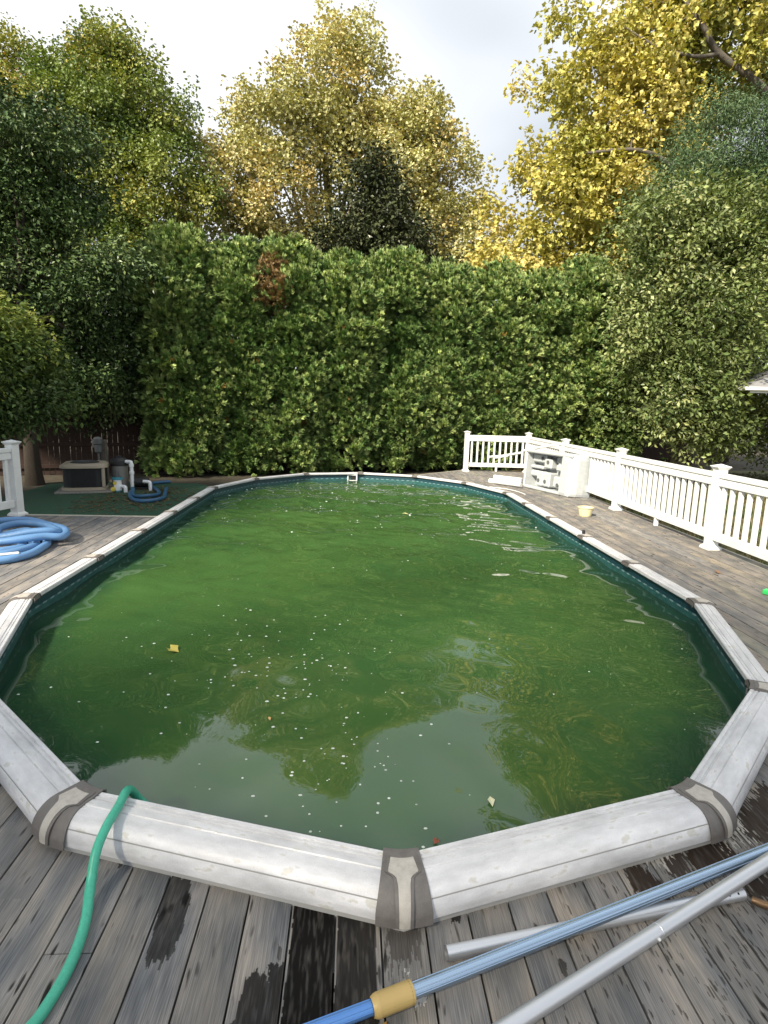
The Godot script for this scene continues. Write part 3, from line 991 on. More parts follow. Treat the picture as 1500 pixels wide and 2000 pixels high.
func build_deck() -> void:
	var deck := structure(thing("deck", "", "deck"), "weathered grey timber deck round the pool")
	deck.remove_meta("category")
	var outline := PackedVector2Array([Vector2(-4.15, -3.2), Vector2(0, -3.2), Vector2(0, -6.8), Vector2(0.45, -7.15), Vector2(2.3, -8.95), Vector2(3.72, -8.95), Vector2(3.70, 3.3), Vector2(-5.8, 3.3)])
	var hole := ring(0.03)
	var pitch := 0.1215
	for k in range(-49, 31):
		var x := 0.059 + k * pitch
		var gap := 0.0028 if absf(x) < 1.7 else 0.0045
		var cuts := [-9.2]
		var z := -9.2 + rng.randf() * 3.5
		while z < 3.6:
			if z < 1.6:
				cuts.append(z)
			z += rng.randf_range(2.4, 4.2)
		if k == -8:
			cuts.append(2.394)
		cuts.append(3.6)
		for c in cuts.size() - 1:
			var strip := PackedVector2Array([Vector2(x + gap, cuts[c] + 0.0015), Vector2(x + pitch - gap, cuts[c] + 0.0015), Vector2(x + pitch - gap, cuts[c + 1] - 0.0015), Vector2(x + gap, cuts[c + 1] - 0.0015)])
			for part in Geometry2D.intersect_polygons(strip, outline):
				for piece in Geometry2D.clip_polygons(part, hole):
					if Geometry2D.triangulate_polygon(piece).is_empty() or piece.size() < 3:
						continue
					var box2 := Rect2(piece[0], Vector2.ZERO)
					for q in piece:
						box2 = box2.expand(q)
					if box2.size.y < 0.02:
						continue
					var v := rng.randf_range(0.86, 1.08)
					var warm := rng.randf_range(-0.015, 0.02)
					if box2.get_center().x > 1.9:
						v *= 1.05
						warm += 0.02
						if rng.randf() < 0.22:
							v *= 1.22; warm += 0.05
					var tint := Color(0.85 * v * (1.0 + warm), 0.85 * v, 0.86 * v * (1.0 - warm * 1.6))
					var near := box2.end.y > 1.9 and box2.position.y > 1.55 and box2.position.x > -1.6 and box2.end.x < 1.6
					obj("deck_board", prism(piece, DECK + rng.randf_range(-0.0012, 0.0012), 0.028, Vector2(rng.randf(), rng.randf()), tint), M.wood_near if near else M.wood, deck)
	var st := begin()
	for p in [[Vector3(-4.15, -0.12, -3.2), Vector3(-2.25, -0.12, -3.2)], [Vector3(3.725, -0.125, -8.98), Vector3(3.705, -0.125, 3.3)], [Vector3(0.6, -0.12, -7.33), Vector3(2.29, -0.12, -8.98)], [Vector3(2.3, -0.12, -8.98), Vector3(3.7, -0.12, -8.98)]]:
		var d: Vector3 = p[1] - p[0]
		var bs := Basis.looking_at(d.normalized())
		box(st, (p[0] + p[1]) / 2.0 + (bs * Vector3(0.012, 0.004, 0) if p[0].x > 3.0 and p[1].z > 0.0 else Vector3(0, 0.006, -0.012)), Vector3(0.02, 0.03, d.length()), 0.002, bs)
	obj("edge_trim", st, M.trim, deck)
	var fs := begin()
	for p in [[Vector3(-4.15, 0, -3.17), Vector3(-2.25, 0, -3.17)], [Vector3(3.69, 0, -8.9), Vector3(3.67, 0, 3.3)], [Vector3(2.35, 0, -8.92), Vector3(3.66, 0, -8.92)], [Vector3(0.65, 0, -7.27), Vector3(2.26, 0, -8.88)]]:
		var d: Vector3 = p[1] - p[0]
		box(fs, (p[0] + p[1]) / 2.0 + Vector3(0, -0.24, 0), Vector3(0.03, 0.19, d.length()), 0.002, Basis.looking_at(d.normalized()))
	obj("fascia_board", fs, M.bark_dark, deck)

func railing(label: String, posts: Array, skip_last := false) -> void:
	var o := thing("deck_railing", label, "railing", Vector3(posts[0].x, DECK, posts[0].y))
	var base := Vector3(posts[0].x, 0, posts[0].y)
	var baluster: ArrayMesh
	for i in posts.size():
		var p := Vector3(posts[i].x, 0, posts[i].y) - base
		var q: Vector2 = posts[mini(i + 1, posts.size() - 1)] - posts[mini(i + 1, posts.size() - 1) - 1]
		var d := Vector3(q.x, 0, q.y).normalized()
		var bs := Basis.looking_at(d)
		var st := begin()
		box(st, p + Vector3(0, 0.42, 0), Vector3(0.1, 0.84, 0.1), 0.003, bs)
		var post := obj("post", st, M.vinyl, o)
		st = begin()
		frustum(st, p + Vector3(0, 0.825, 0), Vector2(0.106, 0.106), Vector2(0.14, 0.14), 0.026, bs)
		frustum(st, p + Vector3(0, 0.851, 0), Vector2(0.142, 0.142), Vector2(0.138, 0.138), 0.008, bs)
		frustum(st, p + Vector3(0, 0.859, 0), Vector2(0.13, 0.13), Vector2(0.0, 0.0), 0.022, bs)
		obj("post_cap", st, M.vinyl, post)
		st = begin()
		frustum(st, p + Vector3(0, 0.0, 0), Vector2(0.15, 0.15), Vector2(0.146, 0.146), 0.022, bs)
		frustum(st, p + Vector3(0, 0.022, 0), Vector2(0.142, 0.142), Vector2(0.106, 0.106), 0.02, bs)
		obj("post_skirt", st, M.vinyl, post)
		if i == posts.size() - 1:
			break
		var p2 := Vector3(posts[i + 1].x, 0, posts[i + 1].y) - base
		d = (p2 - p).normalized()
		bs = Basis.looking_at(d)
		var len := p.distance_to(p2) - 0.102
		var mid := (p + p2) / 2.0
		st = begin()
		box(st, mid + Vector3(0, 0.765, 0), Vector3(0.082, 0.046, len), 0.004, bs)
		box(st, mid + Vector3(0, 0.738, 0), Vector3(0.05, 0.012, len), 0.001, bs)
		box(st, mid + Vector3(0, 0.697, 0), Vector3(0.066, 0.074, len), 0.004, bs)
		obj("top_rail", st, M.vinyl, o)
		st = begin()
		box(st, mid + Vector3(0, 0.145, 0), Vector3(0.052, 0.086, len), 0.004, bs)
		obj("bottom_rail", st, M.vinyl, o)
		st = begin()
		box(st, mid + Vector3(0, 0.052, 0), Vector3(0.042, 0.101, 0.042), 0.003, bs)
		obj("rail_foot", st, M.vinyl, o)
		var count := int(round(len / 0.127))
		for k in count:
			var at := p + d * (0.051 + len * (k + 0.5) / count)
			if baluster == null or k == 0:
				var b := begin()
				box(b, Vector3.ZERO, Vector3(0.038, 0.474, 0.038), 0.002, bs)
				baluster = b.commit()
			obj("baluster", baluster, M.vinyl, o, at + Vector3(0, 0.424, 0))

func build_fence() -> void:
	var o := thing("stockade_fence", "dark brown stockade fence with light showing between its pickets, behind the hedge", "fence", Vector3(-9, GROUND, -7.6))
	var base := o.position
	var line := [Vector2(-9.2, -7.4), Vector2(-4.2, -9.0), Vector2(-0.7, -10.75), Vector2(7.0, -13.2), Vector2(12.0, -14.4)]
	var pick := begin()
	var outline := [Vector2(-0.0462, 0.0), Vector2(0.0462, 0.0), Vector2(0.0462, 1.2), Vector2(0.0, 1.275), Vector2(-0.0462, 1.2)]
	for s in [-1, 1]:
		for k in range(1, 4):
			tri(pick, Vector3(outline[0].x, outline[0].y, s * 0.009), Vector3(outline[k].x, outline[k].y, s * 0.009), Vector3(outline[k + 1].x, outline[k + 1].y, s * 0.009), Vector3(0, 0, s))
	for k in 5:
		var a: Vector2 = outline[k]
		var b: Vector2 = outline[(k + 1) % 5]
		var n := Vector2(b.y - a.y, a.x - b.x).normalized()
		quad(pick, Vector3(a.x, a.y, -0.009), Vector3(b.x, b.y, -0.009), Vector3(b.x, b.y, 0.009), Vector3(a.x, a.y, 0.009), Vector3(n.x, n.y, 0))
	var mesh := pick.commit()
	var rails := begin()
	for i in line.size() - 1:
		var d: Vector2 = (line[i + 1] - line[i]).normalized()
		var len: float = line[i].distance_to(line[i + 1])
		var turn := atan2(-d.y, d.x)
		var count := int(len / 0.0985)
		for k in count:
			var q: Vector2 = line[i] + d * ((k + 0.5) * len / count)
			var m := obj("picket", mesh, M.fence, o, Vector3(q.x, GROUND + rng.randf_range(-0.02, 0.03), q.y) - base)
			m.rotation = Vector3(0, turn, rng.randfn() * 0.006)
		var mid: Vector2 = (line[i] + line[i + 1]) / 2.0
		for y in [0.18, 0.62, 1.05]:
			box(rails, Vector3(mid.x, GROUND + y, mid.y) - base + Vector3(-d.y, 0, d.x) * 0.032, Vector3(len, 0.075, 0.036), 0.003, Basis(Vector3.UP, turn))
	obj("fence_rails", rails, M.fence, o)

func p3(list: Array, y: float) -> Array:
	var out := []
	for q in list:
		out.append(Vector3(q[0], y if q.size() < 3 else q[2], q[1]))
	return out

func build_equipment() -> void:
	var g := -0.2
	# the green outdoor carpet and the brown needles on it
	var st := begin()
	var poly := PackedVector2Array([Vector2(-5.2, -3.23), Vector2(-2.36, -3.23), Vector2(-2.36, -5.05), Vector2(-2.1, -5.9), Vector2(-2.9, -6.75), Vector2(-4.2, -6.9), Vector2(-5.3, -6.4)])
	structure(obj("carpet", prism(poly, g, 0.1, Vector2.ZERO, Color.WHITE), M.turf), "green outdoor carpet beside the pool")
	st = begin()
	var lit := RandomNumberGenerator.new()
	lit.seed = 5
	for k in 1100:
		var a := lit.randf() * TAU
		var r := sqrt(lit.randf())
		var q := Vector2(-3.35 + cos(a) * r * 0.75 + lit.randfn() * 0.1, -5.05 + sin(a) * r * 1.25 + lit.randfn() * 0.15)
		if q.x > -2.45:
			continue
		var d := Vector3(lit.randfn(), lit.randf() * 0.15, lit.randfn()).normalized()
		leaf(st, Vector3(q.x, g + 0.004 + lit.randf() * 0.012, q.y), d, Vector3.UP, lit.randf_range(0.04, 0.1), "needle", Color.WHITE)
	var o = obj("leaf_litter", st, M.needles)
	o.set_meta("kind", "stuff")
	o.set_meta("label", "brown pine needles and leaves scattered on the green carpet")
	# heat pump
	var ac := thing("heat_pump", "tan and black outdoor heat pump with fan on top, on a concrete pad", "heat pump", Vector3(-4.42, g, -5.78), 0.3)
	st = begin()
	box(st, Vector3(0, 0.015, 0.02), Vector3(0.8, 0.03, 0.74), 0.006)
	obj("pad", st, M.concrete, ac)
	st = begin()
	stack(st, [rounded(0.6, 0.56, 0.12), rounded(0.6, 0.56, 0.12)], [0.07, 0.39], false)
	obj("side_grille", st, M.grille, ac)
	st = begin()
	for k in 26:
		box(st, Vector3(-0.17 + k * 0.0135, 0.23, 0.284), Vector3(0.003, 0.3, 0.004), 0.0005)
	for k in 8:
		box(st, Vector3(0.0, 0.1 + k * 0.037, 0.285), Vector3(0.36, 0.003, 0.003), 0.0005)
	obj("grille_wires", st, M.black_plastic, ac)
	st = begin()
	stack(st, [rounded(0.66, 0.62, 0.13), rounded(0.66, 0.62, 0.13), rounded(0.61, 0.57, 0.12)], [0.035, 0.068, 0.08], true)
	obj("base_tray", st, M.tan_shell, ac)
	st = begin()
	box(st, Vector3(0.28, 0.23, 0.26), Vector3(0.05, 0.31, 0.05), 0.015)
	obj("corner_panel", st, M.tan_shell, ac)
	st = begin()
	stack(st, [rounded(0.62, 0.58, 0.13), rounded(0.68, 0.64, 0.14), rounded(0.67, 0.63, 0.14), rounded(0.58, 0.54, 0.12)], [0.375, 0.385, 0.42, 0.45], true)
	var lid := obj("lid", st, M.tan_shell, ac)
	st = begin()
	lathe(st, [Vector2(0.21, 0.44), Vector2(0.21, 0.456), Vector2(0.0, 0.462)], 28)
	obj("fan_grille", st, M.grille, lid)
	st = begin()
	for r in [0.06, 0.1, 0.14, 0.18]:
		var ringp := []
		for k in 25:
			ringp.append(Vector3(cos(TAU * k / 24) * r, 0.464, sin(TAU * k / 24) * r))
		tube(st, ringp, 0.003, 4, false)
	obj("fan_wires", st, M.conduit, lid)
	# meter post behind the heat pump
	var mp := thing("electric_post", "grey electrical disconnect box and conduit on a wooden post behind the heat pump", "electric box", Vector3(-4.6, GROUND, -6.75))
	st = begin()
	box(st, Vector3(0.06, 0.42, -0.06), Vector3(0.09, 0.84, 0.09), 0.004)
	obj("post", st, M.bark, mp)
	st = begin()
	lathe(st, [Vector2(0.045, 0.62), Vector2(0.06, 0.64), Vector2(0.06, 0.76), Vector2(0.075, 0.78), Vector2(0.075, 0.86), Vector2(0.05, 0.89), Vector2(0.0, 0.9)], 14, Vector3(0, 0, 0.03))
	box(st, Vector3(-0.07, 0.78, 0.03), Vector3(0.05, 0.14, 0.06), 0.006)
	obj("disconnect_box", st, M.conduit, mp)
	st = begin()
	tube(st, smooth([Vector3(0, 0.63, 0.03), Vector3(0.005, 0.42, 0.035), Vector3(0.0, 0.2, 0.05), Vector3(0.04, 0.02, 0.08)]), 0.02, 8)
	obj("conduit", st, M.conduit, mp)
	# filter tank
	var ft := thing("filter_tank", "grey pool filter tank with black ribbed lid beside the heat pump", "pool filter", Vector3(-3.96, g, -5.98))
	st = begin()
	lathe(st, [Vector2(0.12, 0.0), Vector2(0.125, 0.03), Vector2(0.125, 0.38), Vector2(0.118, 0.4), Vector2(0.0, 0.4)], 24)
	obj("tank", st, M.tank, ft)
	st = begin()
	lathe(st, [Vector2(0.135, 0.39), Vector2(0.138, 0.4), Vector2(0.138, 0.47), Vector2(0.125, 0.49)], 48, Vector3.ZERO, Basis(), 0.05)
	lathe(st, [Vector2(0.126, 0.488), Vector2(0.09, 0.515), Vector2(0.04, 0.525), Vector2(0.04, 0.545), Vector2(0.0, 0.547)], 24)
	obj("lid", st, M.black_plastic, ft)
	st = begin()
	tube(st, [Vector3(0.12, 0.455, 0.04), Vector3(0.19, 0.455, 0.06), Vector3(0.21, 0.45, 0.065), Vector3(0.215, 0.43, 0.068), Vector3(0.215, 0.02, 0.075)], 0.03, 10)
	for y in [0.4, 0.28]:
		lathe(st, [Vector2(0.03, y - 0.025), Vector2(0.038, y - 0.022), Vector2(0.038, y + 0.022), Vector2(0.03, y + 0.025)], 12, Vector3(0.215, 0, 0.07))
	obj("return_pipe", st, M.pvc, ft)
	# chlorinator
	var ch := thing("chlorinator", "small white chlorine feeder with a teal collar in front of the filter tank", "chlorinator", Vector3(-3.88, g, -5.66))
	st = begin()
	lathe(st, [Vector2(0.05, 0.02), Vector2(0.058, 0.03), Vector2(0.058, 0.21), Vector2(0.05, 0.225), Vector2(0.0, 0.225)], 20)
	obj("canister", st, M.pvc, ch)
	st = begin()
	lathe(st, [Vector2(0.06, 0.195), Vector2(0.08, 0.2), Vector2(0.08, 0.232), Vector2(0.06, 0.237)], 24, Vector3.ZERO, Basis(), 0.1)
	lathe(st, [Vector2(0.045, 0.0), Vector2(0.06, 0.004), Vector2(0.06, 0.024), Vector2(0.05, 0.028)], 20)
	obj("collar", st, M.teal, ch)
	st = begin()
	lathe(st, [Vector2(0.03, 0.225), Vector2(0.03, 0.33), Vector2(0.014, 0.35), Vector2(0.0, 0.352)], 14)
	obj("sight_glass", st, M.conduit, ch)
	st = begin()
	lathe(st, [Vector2(0.0, 0.0), Vector2(0.03, 0.0), Vector2(0.03, 0.003), Vector2(0.0, 0.0035)], 16, Vector3(-0.02, 0.145, 0.0552), Basis(Vector3.RIGHT, PI / 2))
	obj("sticker", st, M.yellow, ch)
	st = begin()
	lathe(st, [Vector2(0.02, 0.0), Vector2(0.036, 0.01), Vector2(0.036, 0.04), Vector2(0.0, 0.045)], 12, Vector3(-0.05, 0.05, 0.03), Basis(Vector3.RIGHT, PI / 2))
	obj("valve_knob", st, M.yellow, ch)
	st = begin()
	tube(st, [Vector3(0.05, 0.09, 0.0), Vector3(0.12, 0.09, 0.04), Vector3(0.135, 0.085, 0.05), Vector3(0.14, 0.07, 0.052), Vector3(0.14, 0.0, 0.055)], 0.028, 10)
	obj("outlet_pipe", st, M.pvc, ch)
	# pump
	var pm := thing("pool_pump", "black pool pump with white elbow pipe behind the blue hose loops", "pump", Vector3(-3.62, g, -5.98))
	st = begin()
	lathe(st, [Vector2(0.0, -0.13), Vector2(0.075, -0.125), Vector2(0.08, -0.1), Vector2(0.08, 0.08), Vector2(0.06, 0.11), Vector2(0.0, 0.115)], 18, Vector3(0, 0.12, 0), Basis(Vector3.FORWARD, PI / 2))
	box(st, Vector3(0, 0.02, 0), Vector3(0.2, 0.04, 0.12), 0.006)
	obj("motor", st, M.black_plastic, pm)
	st = begin()
	tube(st, [Vector3(0.06, 0.14, 0.08), Vector3(0.15, 0.14, 0.11), Vector3(0.17, 0.135, 0.115), Vector3(0.178, 0.11, 0.118), Vector3(0.178, 0.0, 0.12)], 0.028, 10)
	obj("elbow_pipe", st, M.pvc, pm)
	st = begin()
	tube(st, smooth(p3([[-3.62, -5.55, -0.165], [-3.56, -5.3], [-3.37, -4.86], [-3.17, -4.66], [-3.02, -4.74], [-2.96, -5.0], [-3.09, -5.5], [-3.2, -5.9]], g + 0.03)), 0.03, 10)
	tube(st, smooth(p3([[-3.55, -5.4, -0.1], [-3.44, -5.12], [-3.22, -5.0, -0.15], [-3.13, -5.3], [-3.3, -5.75], [-3.5, -6.1], [-3.62, -6.5], [-3.4, -6.75]], g + 0.03)), 0.028, 10)
	tag(obj("filter_hose", st, M.dull_hose), "dark blue hose looped on the needles beside the pump", "hose")

func build_shell() -> void:    # moulded pool steps lying on their side against the railing
	var u := Vector3(0.318, 0, 0.948)
	var back := Vector3(0.948, 0, -0.318)
	var bs := Basis(u, Vector3.UP, back)
	var o := thing("pool_steps", "white moulded plastic pool steps lying on their side against the railing", "pool steps", Vector3(2.88, DECK, -6.45))
	o.basis = bs * Basis(Vector3.RIGHT, 0.06)
	var st := begin()
	box(st, Vector3(0.66, 0.34, 0.27), Vector3(1.26, 0.64, 0.02), 0.006)
	box(st, Vector3(0.62, 0.655, 0.19), Vector3(1.24, 0.06, 0.4), 0.02)
	box(st, Vector3(0.64, 0.03, 0.19), Vector3(1.2, 0.055, 0.38), 0.02)
	box(st, Vector3(0.022, 0.34, 0.19), Vector3(0.044, 0.64, 0.37), 0.014)
	obj("frame", st, M.shell, o)
	st = begin()
	var prof := [Vector2(1.0, 0.36), Vector2(1.0, 0.0), Vector2(1.02, -0.015), Vector2(1.17, -0.01), Vector2(1.25, 0.03), Vector2(1.3, 0.11), Vector2(1.32, 0.22), Vector2(1.32, 0.37)]
	var bands := [[0.0, 0.05], [0.02, 0.012], [0.06, 0.0], [0.6, 0.0], [0.66, 0.012], [0.69, 0.05]]
	for j in bands.size() - 1:
		for k in prof.size() - 1:
			var pts := []
			for e in [[j, k], [j, k + 1], [j + 1, k + 1], [j + 1, k]]:
				var q: Vector2 = prof[e[1]]
				var c := Vector2(1.15, 0.2)
				q = q + (c - q).normalized() * bands[e[0]][1]
				pts.append(Vector3(q.x, bands[e[0]][0], q.y))
			face(st, pts, Vector3(1.15, 0.34, 0.2))
	face(st, [Vector3(1.05, 0.69, 0.05), Vector3(1.25, 0.69, 0.1), Vector3(1.27, 0.69, 0.36), Vector3(1.05, 0.69, 0.33)], Vector3(1.1, 0.3, 0.2))
	obj("end_panel", st, M.shell, o)
	st = begin()
	for b in [[0.05, 0.4, 0.36, 0.42, 0.1], [0.44, 0.64, 0.39, 0.56, 0.08], [0.46, 0.66, 0.08, 0.33, 0.06], [0.26, 0.42, 0.07, 0.33, 0.09], [0.045, 0.26, 0.22, 0.33, 0.12], [0.74, 0.9, 0.1, 0.29, 0.07], [0.8, 0.99, 0.38, 0.49, 0.05], [0.72, 0.8, 0.3, 0.62, 0.15], [0.05, 0.42, 0.47, 0.62, 0.13], [0.66, 0.98, 0.5, 0.62, 0.16]]:
		var z0: float = b[4]
		var w: float = b[1] - b[0]
		var h: float = b[3] - b[2]
		box(st, Vector3((b[0] + b[1]) / 2, (b[2] + b[3]) / 2, (0.262 + z0) / 2.0), Vector3(w, h, 0.262 - z0), 0.022)
	obj("moulded_blocks", st, M.shell, o)
	for q in [[0.33, 0.17, 0.085], [0.55, 0.17, 0.055], [0.87, 0.15, 0.065], [0.33, 0.55, 0.125], [0.55, 0.5, 0.075], [0.9, 0.56, 0.155]]:
		st = begin()
		lathe(st, [Vector2(0.033, 0.0), Vector2(0.033, 0.006), Vector2(0.027, 0.0065), Vector2(0.026, 0.002), Vector2(0.0, 0.002)], 18, Vector3(q[0], q[1], q[2] + 0.002), Basis(Vector3.RIGHT, -PI / 2))
		obj("drain_hole", st, M.hole, o)
	# ladder pieces round it
	st = begin()
	tube(st, [Vector3(2.5, 0.33, -7.45), Vector3(2.67, 0.375, -7.18), Vector3(2.95, 0.47, -6.85)], 0.022, 8)
	box(st, Vector3(2.68, 0.372, -7.17), Vector3(0.06, 0.05, 0.3), 0.006, Basis.looking_at(Vector3(0.28, 0.1, 0.35).normalized()))
	tag(obj("ladder_rail", st, M.vinyl), "flat white ladder rail sticking out left over the moulded steps", "ladder rail", "loose white ladder pieces")
	st = begin()
	tube(st, smooth([Vector3(2.98, 0.5, -6.9), Vector3(3.15, 0.56, -6.75), Vector3(3.36, 0.655, -6.35), Vector3(3.4, 0.645, -6.25), Vector3(3.42, 0.58, -6.1), Vector3(3.44, 0.5, -5.95)], 5), 0.022, 8)
	tag(obj("ladder_rail", st, M.vinyl), "bent white ladder handrail resting on top of the moulded steps", "ladder rail", "loose white ladder pieces")
	st = begin()
	tube(st, [Vector3(2.40, -0.065, -6.87), Vector3(2.46, -0.065, -6.79)], 0.05, 10)
	tube(st, [Vector3(2.45, -0.065, -6.8), Vector3(2.83, -0.062, -6.33)], 0.04, 10)
	tag(obj("ladder_post", st, M.vinyl), "round white ladder post lying on the deck left of the steps", "ladder post", "loose white ladder pieces")
	st = begin()
	box(st, Vector3(2.82, -0.06, -7.2), Vector3(0.06, 0.09, 0.62), 0.006, Basis.looking_at(Vector3(0.55, 0, 0.6).normalized()))
	tag(obj("ladder_tread", st, M.vinyl), "flat white ladder tread lying on the deck behind the round post", "ladder tread", "loose white ladder pieces")
	st = begin()
	tube(st, smooth([Vector3(2.26, DECK + 0.008, -6.3), Vector3(2.5, DECK + 0.008, -6.1), Vector3(2.62, DECK + 0.008, -5.8), Vector3(2.66, DECK + 0.008, -5.5)], 5), 0.008, 5)
	tag(obj("cord", st, M.vinyl), "thin white cord lying on the deck in front of the steps", "cord")

func build_small_things() -> void:
	# yellow tub
	var b := thing("bucket", "small pale yellow plastic tub standing on the right deck", "bucket", Vector3(2.94, DECK, -3.72))
	var st := begin()
	lathe(st, [Vector2(0.0, 0.0), Vector2(0.072, 0.0), Vector2(0.076, 0.006), Vector2(0.096, 0.108), Vector2(0.104, 0.11), Vector2(0.104, 0.12), Vector2(0.094, 0.121), Vector2(0.072, 0.01), Vector2(0.0, 0.008)], 28)
	obj("tub", st, M.cream, b)
	# black peg on the rim
	st = begin()
	lathe(st, [Vector2(0.016, 0.0), Vector2(0.016, 0.034), Vector2(0.011, 0.04), Vector2(0.0, 0.041)], 12, Vector3(2.26, 0.003, -2.1))
	tag(obj("peg", st, M.black_plastic), "small black plastic peg standing on the right pool rim", "peg")
	st = begin()
	box(st, Vector3(3.10, DECK + 0.022, -0.47), Vector3(0.06, 0.042, 0.10), 0.008, Basis(Vector3.UP, 0.5))
	tag(obj("toy_block", st, M.green_plastic), "bright green plastic piece on the deck at the right edge", "plastic piece")
	st = begin()
	tube(st, [Vector3(1.005, DECK + 0.012, 2.292), Vector3(1.02, DECK + 0.012, 2.304), Vector3(1.12, DECK + 0.012, 2.36)], [0.009, 0.011, 0.011], 10)
	tag(obj("brass_nozzle", st, M.brass), "brown metal nozzle tip on the boards at the right edge", "nozzle")
	# green garden hose
	st = begin()
	tube(st, smooth(p3([[-1.15, 3.1], [-0.95, 2.8], [-0.855, 2.606], [-0.832, 2.537], [-0.826, 2.433], [-0.842, 2.32], [-0.866, 2.23, -0.07], [-0.872, 2.17, -0.012], [-0.868, 2.105, 0.018], [-0.866, 2.02, 0.0205], [-0.87, 1.955, 0.0195], [-0.876, 1.90, -0.012], [-0.868, 1.862, -0.07], [-0.835, 1.85, -0.125], [-0.78, 1.87, -0.2]], DECK + 0.0145), 7), 0.0138, 14)
	tag(obj("garden_hose", st, M.hose), "teal green garden hose running over the near rim into the water", "hose")
	# blue vacuum hose
	var vh := thing("vacuum_hose", "coil of light blue ribbed pool hose on the left deck", "hose")
	st = begin()
	for run in [
		[[-4.3, -2.05, -0.06], [-4.03, -2.285, -0.03], [-3.8, -2.45], [-3.56, -2.5], [-3.25, -2.28], [-3.03, -2.12], [-2.9, -1.93], [-2.87, -1.76], [-2.97, -1.68, 0.0], [-3.09, -1.59, 0.0], [-3.3, -1.52], [-3.6, -1.5], [-3.9, -1.55]],
		[[-3.7, -1.6, -0.06], [-3.50, -1.78], [-3.56, -2.0, 0.0], [-3.55, -2.25, -0.01], [-3.44, -2.33], [-3.26, -2.25], [-3.08, -2.08], [-2.97, -1.92], [-2.985, -1.82, 0.02], [-3.14, -1.76, 0.02], [-3.39, -1.70], [-3.75, -1.68]],
		[[-3.6, -1.95, -0.07], [-3.42, -2.09, -0.07], [-3.29, -2.14, -0.07], [-3.12, -2.08, -0.07], [-3.02, -1.97, -0.07], [-3.06, -1.88, -0.07], [-3.25, -1.84, -0.07]],
		[[-3.5, -1.8, -0.05], [-3.42, -1.99, -0.04], [-3.31, -2.03, -0.03], [-3.22, -1.92, -0.04], [-3.15, -1.82, -0.07], [-3.1, -1.7, -0.075]],
		[[-3.05, -1.85, -0.075], [-2.97, -1.70, -0.075], [-2.94, -1.55, -0.075], [-2.92, -1.38, -0.075], [-2.95, -1.24, -0.075], [-3.02, -1.14, -0.075], [-3.2, -1.06, -0.075], [-3.5, -1.05, -0.075]],
		[[-3.1, -1.75, -0.075], [-3.04, -1.64, -0.075], [-3.06, -1.5, -0.075], [-3.1, -1.38, -0.075], [-3.18, -1.29, -0.075], [-3.4, -1.25, -0.075]],
		[[-3.2, -1.7, -0.075], [-3.12, -1.58, -0.075], [-3.17, -1.47, -0.075], [-3.28, -1.40, -0.075], [-3.6, -1.42, -0.075]]]:
		var path := smooth(p3(run, -0.02), 8)
		var rr := []
		for i in path.size():
			rr.append(0.034 + 0.0012 * (i % 2))
		tube(st, path, rr, 12)
	obj("hose", st, M.blue_hose, vh)
	st = begin()
	box(st, Vector3(-3.02, -0.037, -1.19), Vector3(0.05, 0.012, 0.15), 0.004, Basis.looking_at(Vector3(-0.8, 0, 0.5).normalized()))
	obj("tape_tag", st, M.vinyl, vh)
	# poles
	var rod := func(called: String, label: String, a: Vector3, b: Vector3, r: float, m: Material) -> Node3D:
		var t := thing(called, label, "pole", a, 0.0, "metal poles lying on the near deck")
		var s := begin()
		tube(s, [Vector3.ZERO, b - a], r, 24, false)
		tube(s, [Vector3.ZERO, b - a], r * 0.88, 16, false)
		obj("tube", s, m, t)
		return t
	var p1: Node3D = rod.call("metal_pole", "short matt silver pole with drilled ends, lying under the other two poles", Vector3(0.1, DECK + 0.0185, 2.437), Vector3(0.985, DECK + 0.0185, 2.277), 0.0175, M.silver)
	var along := Vector3(0.885, 0, -0.16).normalized()
	for k in [0.035, 0.845, 0.875]:
		st = begin()
		var up := Vector3(0.1, 0.8, 0.62).normalized()
		lathe(st, [Vector2(0.0, 0.0), Vector2(0.0035, 0.0), Vector2(0.003, 0.0006), Vector2(0.0, 0.0007)], 10, along * k + up * 0.0173, Basis(Quaternion(Vector3.UP, up)))
		obj("drill_hole" if k > 0.1 else "rivet", st, M.dark if k > 0.1 else M.silver, p1)
	var a2 := Vector3(-0.9, -0.088, 2.84)
	var j2 := Vector3(-0.045, -0.07, 2.565)
	var b2 := Vector3(1.55, -0.05, 2.02)
	var p2 := thing("telescopic_pole", "blue telescopic pole with tan locking collar, middle of the three poles", "pole", j2, 0.0, "metal poles lying on the near deck")
	st = begin()
	var dir2 := (b2 - j2).normalized()
	tube(st, [dir2 * 0.02, b2 - j2], 0.017, 24)
	obj("outer_tube", st, M.pale_blue_metal, p2)
	st = begin()
	var thin := (a2 - j2).normalized()
	tube(st, [thin * 0.01, a2 - j2], 0.0155, 24)
	obj("inner_tube", st, M.blue_metal, p2)
	for t in [[0.017, 0.02, 2.2, M.pale_blue_metal, b2 - j2], [0.0155, 0.01, 1.0, M.blue_metal, a2 - j2]]:
		st = begin()
		var dd: Vector3 = t[4].normalized()
		var sd := dd.cross(Vector3.UP).normalized()
		var uu := sd.cross(dd)
		for k in 5:
			var ang := lerpf(0.3, 2.8, k / 4.0)
			var off: Vector3 = (sd * cos(ang) + uu * sin(ang)) * t[0]
			tube(st, [dd * 0.03 + off, t[4] + off], 0.0014, 5, false)
		obj("flutes", st, t[3], p2)
	st = begin()
	var cb := Basis(Quaternion(Vector3.UP, dir2))
	lathe(st, [Vector2(0.019, -0.052), Vector2(0.0232, -0.044), Vector2(0.025, -0.036)], 40, Vector3.ZERO, cb)
	lathe(st, [Vector2(0.025, -0.036), Vector2(0.025, 0.0)], 40, Vector3.ZERO, cb, 0.06)
